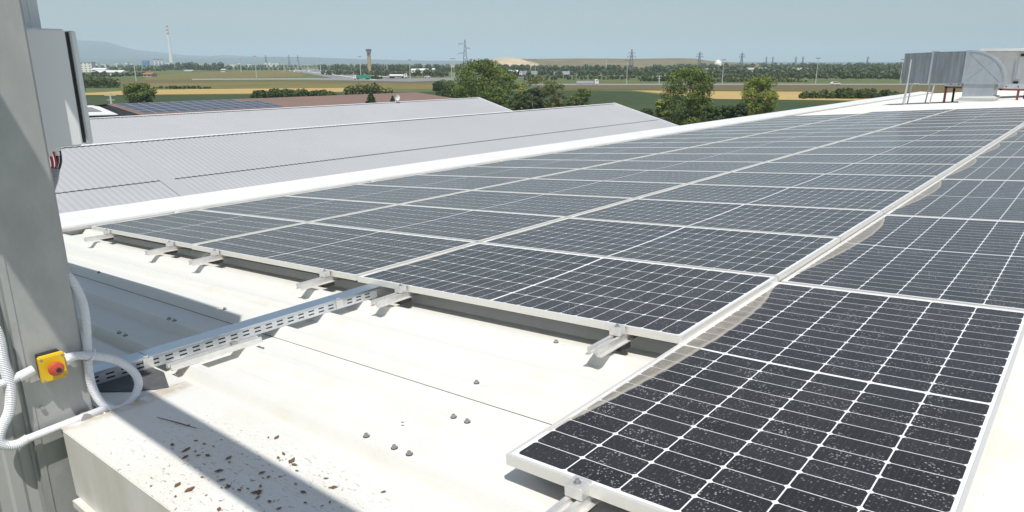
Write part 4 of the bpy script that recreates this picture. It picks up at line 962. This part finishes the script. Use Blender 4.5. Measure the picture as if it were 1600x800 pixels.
for i, (px, row) in enumerate([(470, 114.5), (462, 113), (478, 112.2), (486, 111.2), (493, 110.6), (505, 110), (515, 109.6), (455, 111.6), (448, 110.3), (520, 112.5)]): car(px, row, 'tiny white car queued on the motorway junction', [M['far_white'], M['red_paint'], M['tarp_grey']][0 if i % 4 else 2], .9, 'cars on the distant motorway junction')

# buildings in the distance
def house(name, px, base, wpx, top, label, mat='far_white', roof='far_roof_red', gable=True, cat='building', rows=1, D=None):
    g = gp(px, base) if D is None else gd(px, D); D = (g - CAM).xy.length; W = wpx * D / 1124; H = zt(top, D) - GZ
    t = empty(name, g, label, cat, None, (0, 0, HEAD)); dep = max(8, W * .5); hb = H * (.62 if gable else 1)
    m = MB(); m.box(-W / 2, W / 2, 0, dep, 0, hb); m.build('wall', M[mat], t)
    m = MB()
    if gable: m.add([(-W / 2 - .4, -.5, hb), (W / 2 + .4, -.5, hb), (W / 2 + .4, dep + .5, hb), (-W / 2 - .4, dep + .5, hb), (-W / 2 - .2, dep / 2, H), (W / 2 + .2, dep / 2, H)], [(0, 1, 5, 4), (2, 3, 4, 5), (0, 4, 3), (1, 2, 5)])
    else: m.box(-W / 2 - .3, W / 2 + .3, -.3, dep + .3, hb, hb + .5)
    m.build('roof', M[roof], t)
    nw = max(2, min(9, int(W / 4)))
    for r_ in range(rows):
        for k in range(nw):
            x = -W / 2 + (k + .5) * W / nw; m = MB(); z0 = hb * (r_ + .35) / rows; m.box(x - .7, x + .7, -.06, -.02, z0, z0 + hb * .35 / rows); m.build('window', M['window'], t)
    return t
house('warehouse', 168, 118.5, 38, 108, 'long white warehouse with low roof left of the solitary tree', roof='neigh_ridge', rows=2)
house('apartment_block', 133, 113, 16, 98, 'pale multi-storey block directly right of the cabinet door', rows=4, gable=False, roof='conc', D=900)
house('industrial_building', 152, 108, 18, 105, 'small white industrial building above the long warehouse', roof='neigh_ridge', gable=True, D=850)
house('house', 230, 120, 12, 111.5, 'orange-roofed house in front of the left tree line', 'conc')
house('house', 292, 112, 11, 108, 'white house under the tall chimney', roof='neigh_ridge', D=900); house('house', 347, 111, 6, 106.5, 'narrow white house right of the round dark wood', D=850, roof='conc')
house('power_station_hall', 226.5, 103, 8.5, 95.5, 'blue power station hall left of the three short stacks', 'far_blue', 'far_blue', False, D=2600); house('power_station_hall', 253, 103, 14, 99.3, 'low blue hall under the three short stacks', 'far_blue', 'far_blue', False, D=2600)
for i, (px, wd, tp) in enumerate([(181, 4, 99), (184.5, 2.5, 98.5), (197, 3.5, 98), (206, 3, 99), (242, 3, 101), (259, 2.4, 97.5), (263, 5, 98), (162, 5, 100), (150, 4, 99.5), (373, 3, 98.6), (415, 4, 98), (421, 5, 97.6), (427, 8, 98.8), (433, 5, 98.4), (388, 8, 100), (364, 9, 100.4), (352, 6, 101), (520, 9, 102), (531, 5, 101.6), (510, 6, 102)]):
    house('city_block', px, 104, wd, tp, ['tiny pale tower block on the hazy horizon beneath the mountains', 'tiny pale building on the hazy skyline left of the ochre tower'][px > 300], 'far_white', 'conc', False, D=2200)['group'] = ['pale far blocks under the mountains', 'pale far buildings left of the tower'][px > 300]
house('warehouse', 661, 113, 14, 106.8, 'white warehouse with steep gables left of the big pylon', roof='far_white', D=720); house('warehouse', 648, 113, 12, 107, 'white warehouse end left of the gabled white warehouse', roof='far_white', D=735); house('warehouse', 674, 110, 9, 106.2, 'small white shed right of the gabled warehouse', roof='neigh_ridge', D=820)
house('farm_building', 797, 112, 24, 109, 'white-framed low building right of the tall tree crown', roof='far_white', D=640); house('farm_building', 815, 109, 20, 105, 'pale flat shed in front of the sand slope', roof='neigh_ridge', D=760)
house('shed', 917, 110, 7, 107.3, 'tiny white shed in the wood under the landfill hill', roof='far_white', D=760, gable=False)
house('factory', 1108, 118, 28, 109, 'dark low factory with a pale roof light right of the third pylon', 'asphalt', 'asphalt', False, D=620); house('factory', 1111, 112, 11, 107, 'white flat building behind the dark factory', roof='far_white', D=700, gable=False); house('shed', 1136, 119.5, 8, 115.5, 'small grey shed on the meadow behind the motorway', 'tarp_grey', 'asphalt', False)
for i, (px, wd, rf_) in enumerate([(1185, 30, 'conc'), (1246, 8, 'conc'), (1256, 6, 'conc'), (1270, 12, 'far_roof_red'), (1282, 10, 'far_roof_red'), (1322, 5, 'far_roof_red')]):
    house('house', px, 108, wd, 105.2, 'low distant house in the tree belt, ' + ['long and pale under the small pylon', 'left of the pair of small pale ones', 'right of the pair of small pale ones', 'red-roofed, left of the lone lamp post', 'red-roofed, right of the lone lamp post', 'single red-roofed one between lamp post and duct'][i], roof=rf_, D=780)
# white silo heap
g = gd(1122, 1250); t = empty('white_silo', g, 'rounded white silo at the right foot of the landfill hill', 'silo'); m = MB(); m.tube([(0, 0, 0), (0, 0, 9), (0, 0, 13), (0, 0, 15)], [6, 6, 4, .5], 16); m.build('shell', M['far_white'], t)
# chimneys
D = 3900; g = gd(268, D); t = empty('power_station_chimney', g, 'very tall white chimney with red bands at the top', 'chimney'); h = zt(48.5, D) - GZ
m = MB(); m.tube([(0, 0, 0), (0, 0, h * .5), (0, 0, h * .74)], [9.5, 6.2, 5.4], 20, False); m.build('shaft', M['far_white'], t)
for k in range(6):
    a = h * (.74 + k * .26 / 6); c_ = h * (.74 + (k + 1) * .26 / 6); m = MB(); m.tube([(0, 0, a), (0, 0, c_)], [5.4 - k * .1, 5.3 - k * .1], 20, k == 5); m.build('band', M['red_paint'] if k % 2 == 1 else M['far_white'], t)
for i, px in enumerate((242, 247.6, 253.2)):
    D = 2600; g = gd(px, D); h = zt(93, D) - GZ; t = empty('short_stack', g, ['left', 'middle', 'right'][i] + ' one of three short white stacks with red tops', 'chimney', 'three short power station stacks'); m = MB(); m.tube([(0, 0, 0), (0, 0, h * .85)], 2.6, 12); m.build('shaft', M['far_white'], t)
    m = MB(); m.tube([(0, 0, h * .85), (0, 0, h)], 3.2, 12); m.build('top_band', M['red_paint'], t)
# ochre tower
D = 880; g = gd(577, D); h = zt(77, D) - GZ; t = empty('observation_tower', g, 'ochre concrete tower with a dark cabin on top', 'tower', None, (0, 0, HEAD))
m = MB(); m.box(-2.0, -.5, -1, 1, 0, h * .86); m.box(.5, 2.0, -1, 1, 0, h * .86); m.build('leg', M['tower'], t)
m = MB(); m.box(-.5, .5, -.6, .6, 0, h * .86); m.box(-1.6, 1.6, -1.3, 1.3, h * .70, h * .74); m.build('core', M['conc'], t)
m = MB(); m.prism([(-1.8, h * .80), (-2.9, h * .92), (-2.9, h * .97), (2.9, h * .97), (2.9, h * .92), (1.8, h * .80)], -2.4, 2.4); c_ = m.build('cabin', M['pylon'], t); m = MB(); m.box(-2.95, 2.95, -2.45, 2.45, h * .90, h * .945); m.build('window', M['window'], c_)
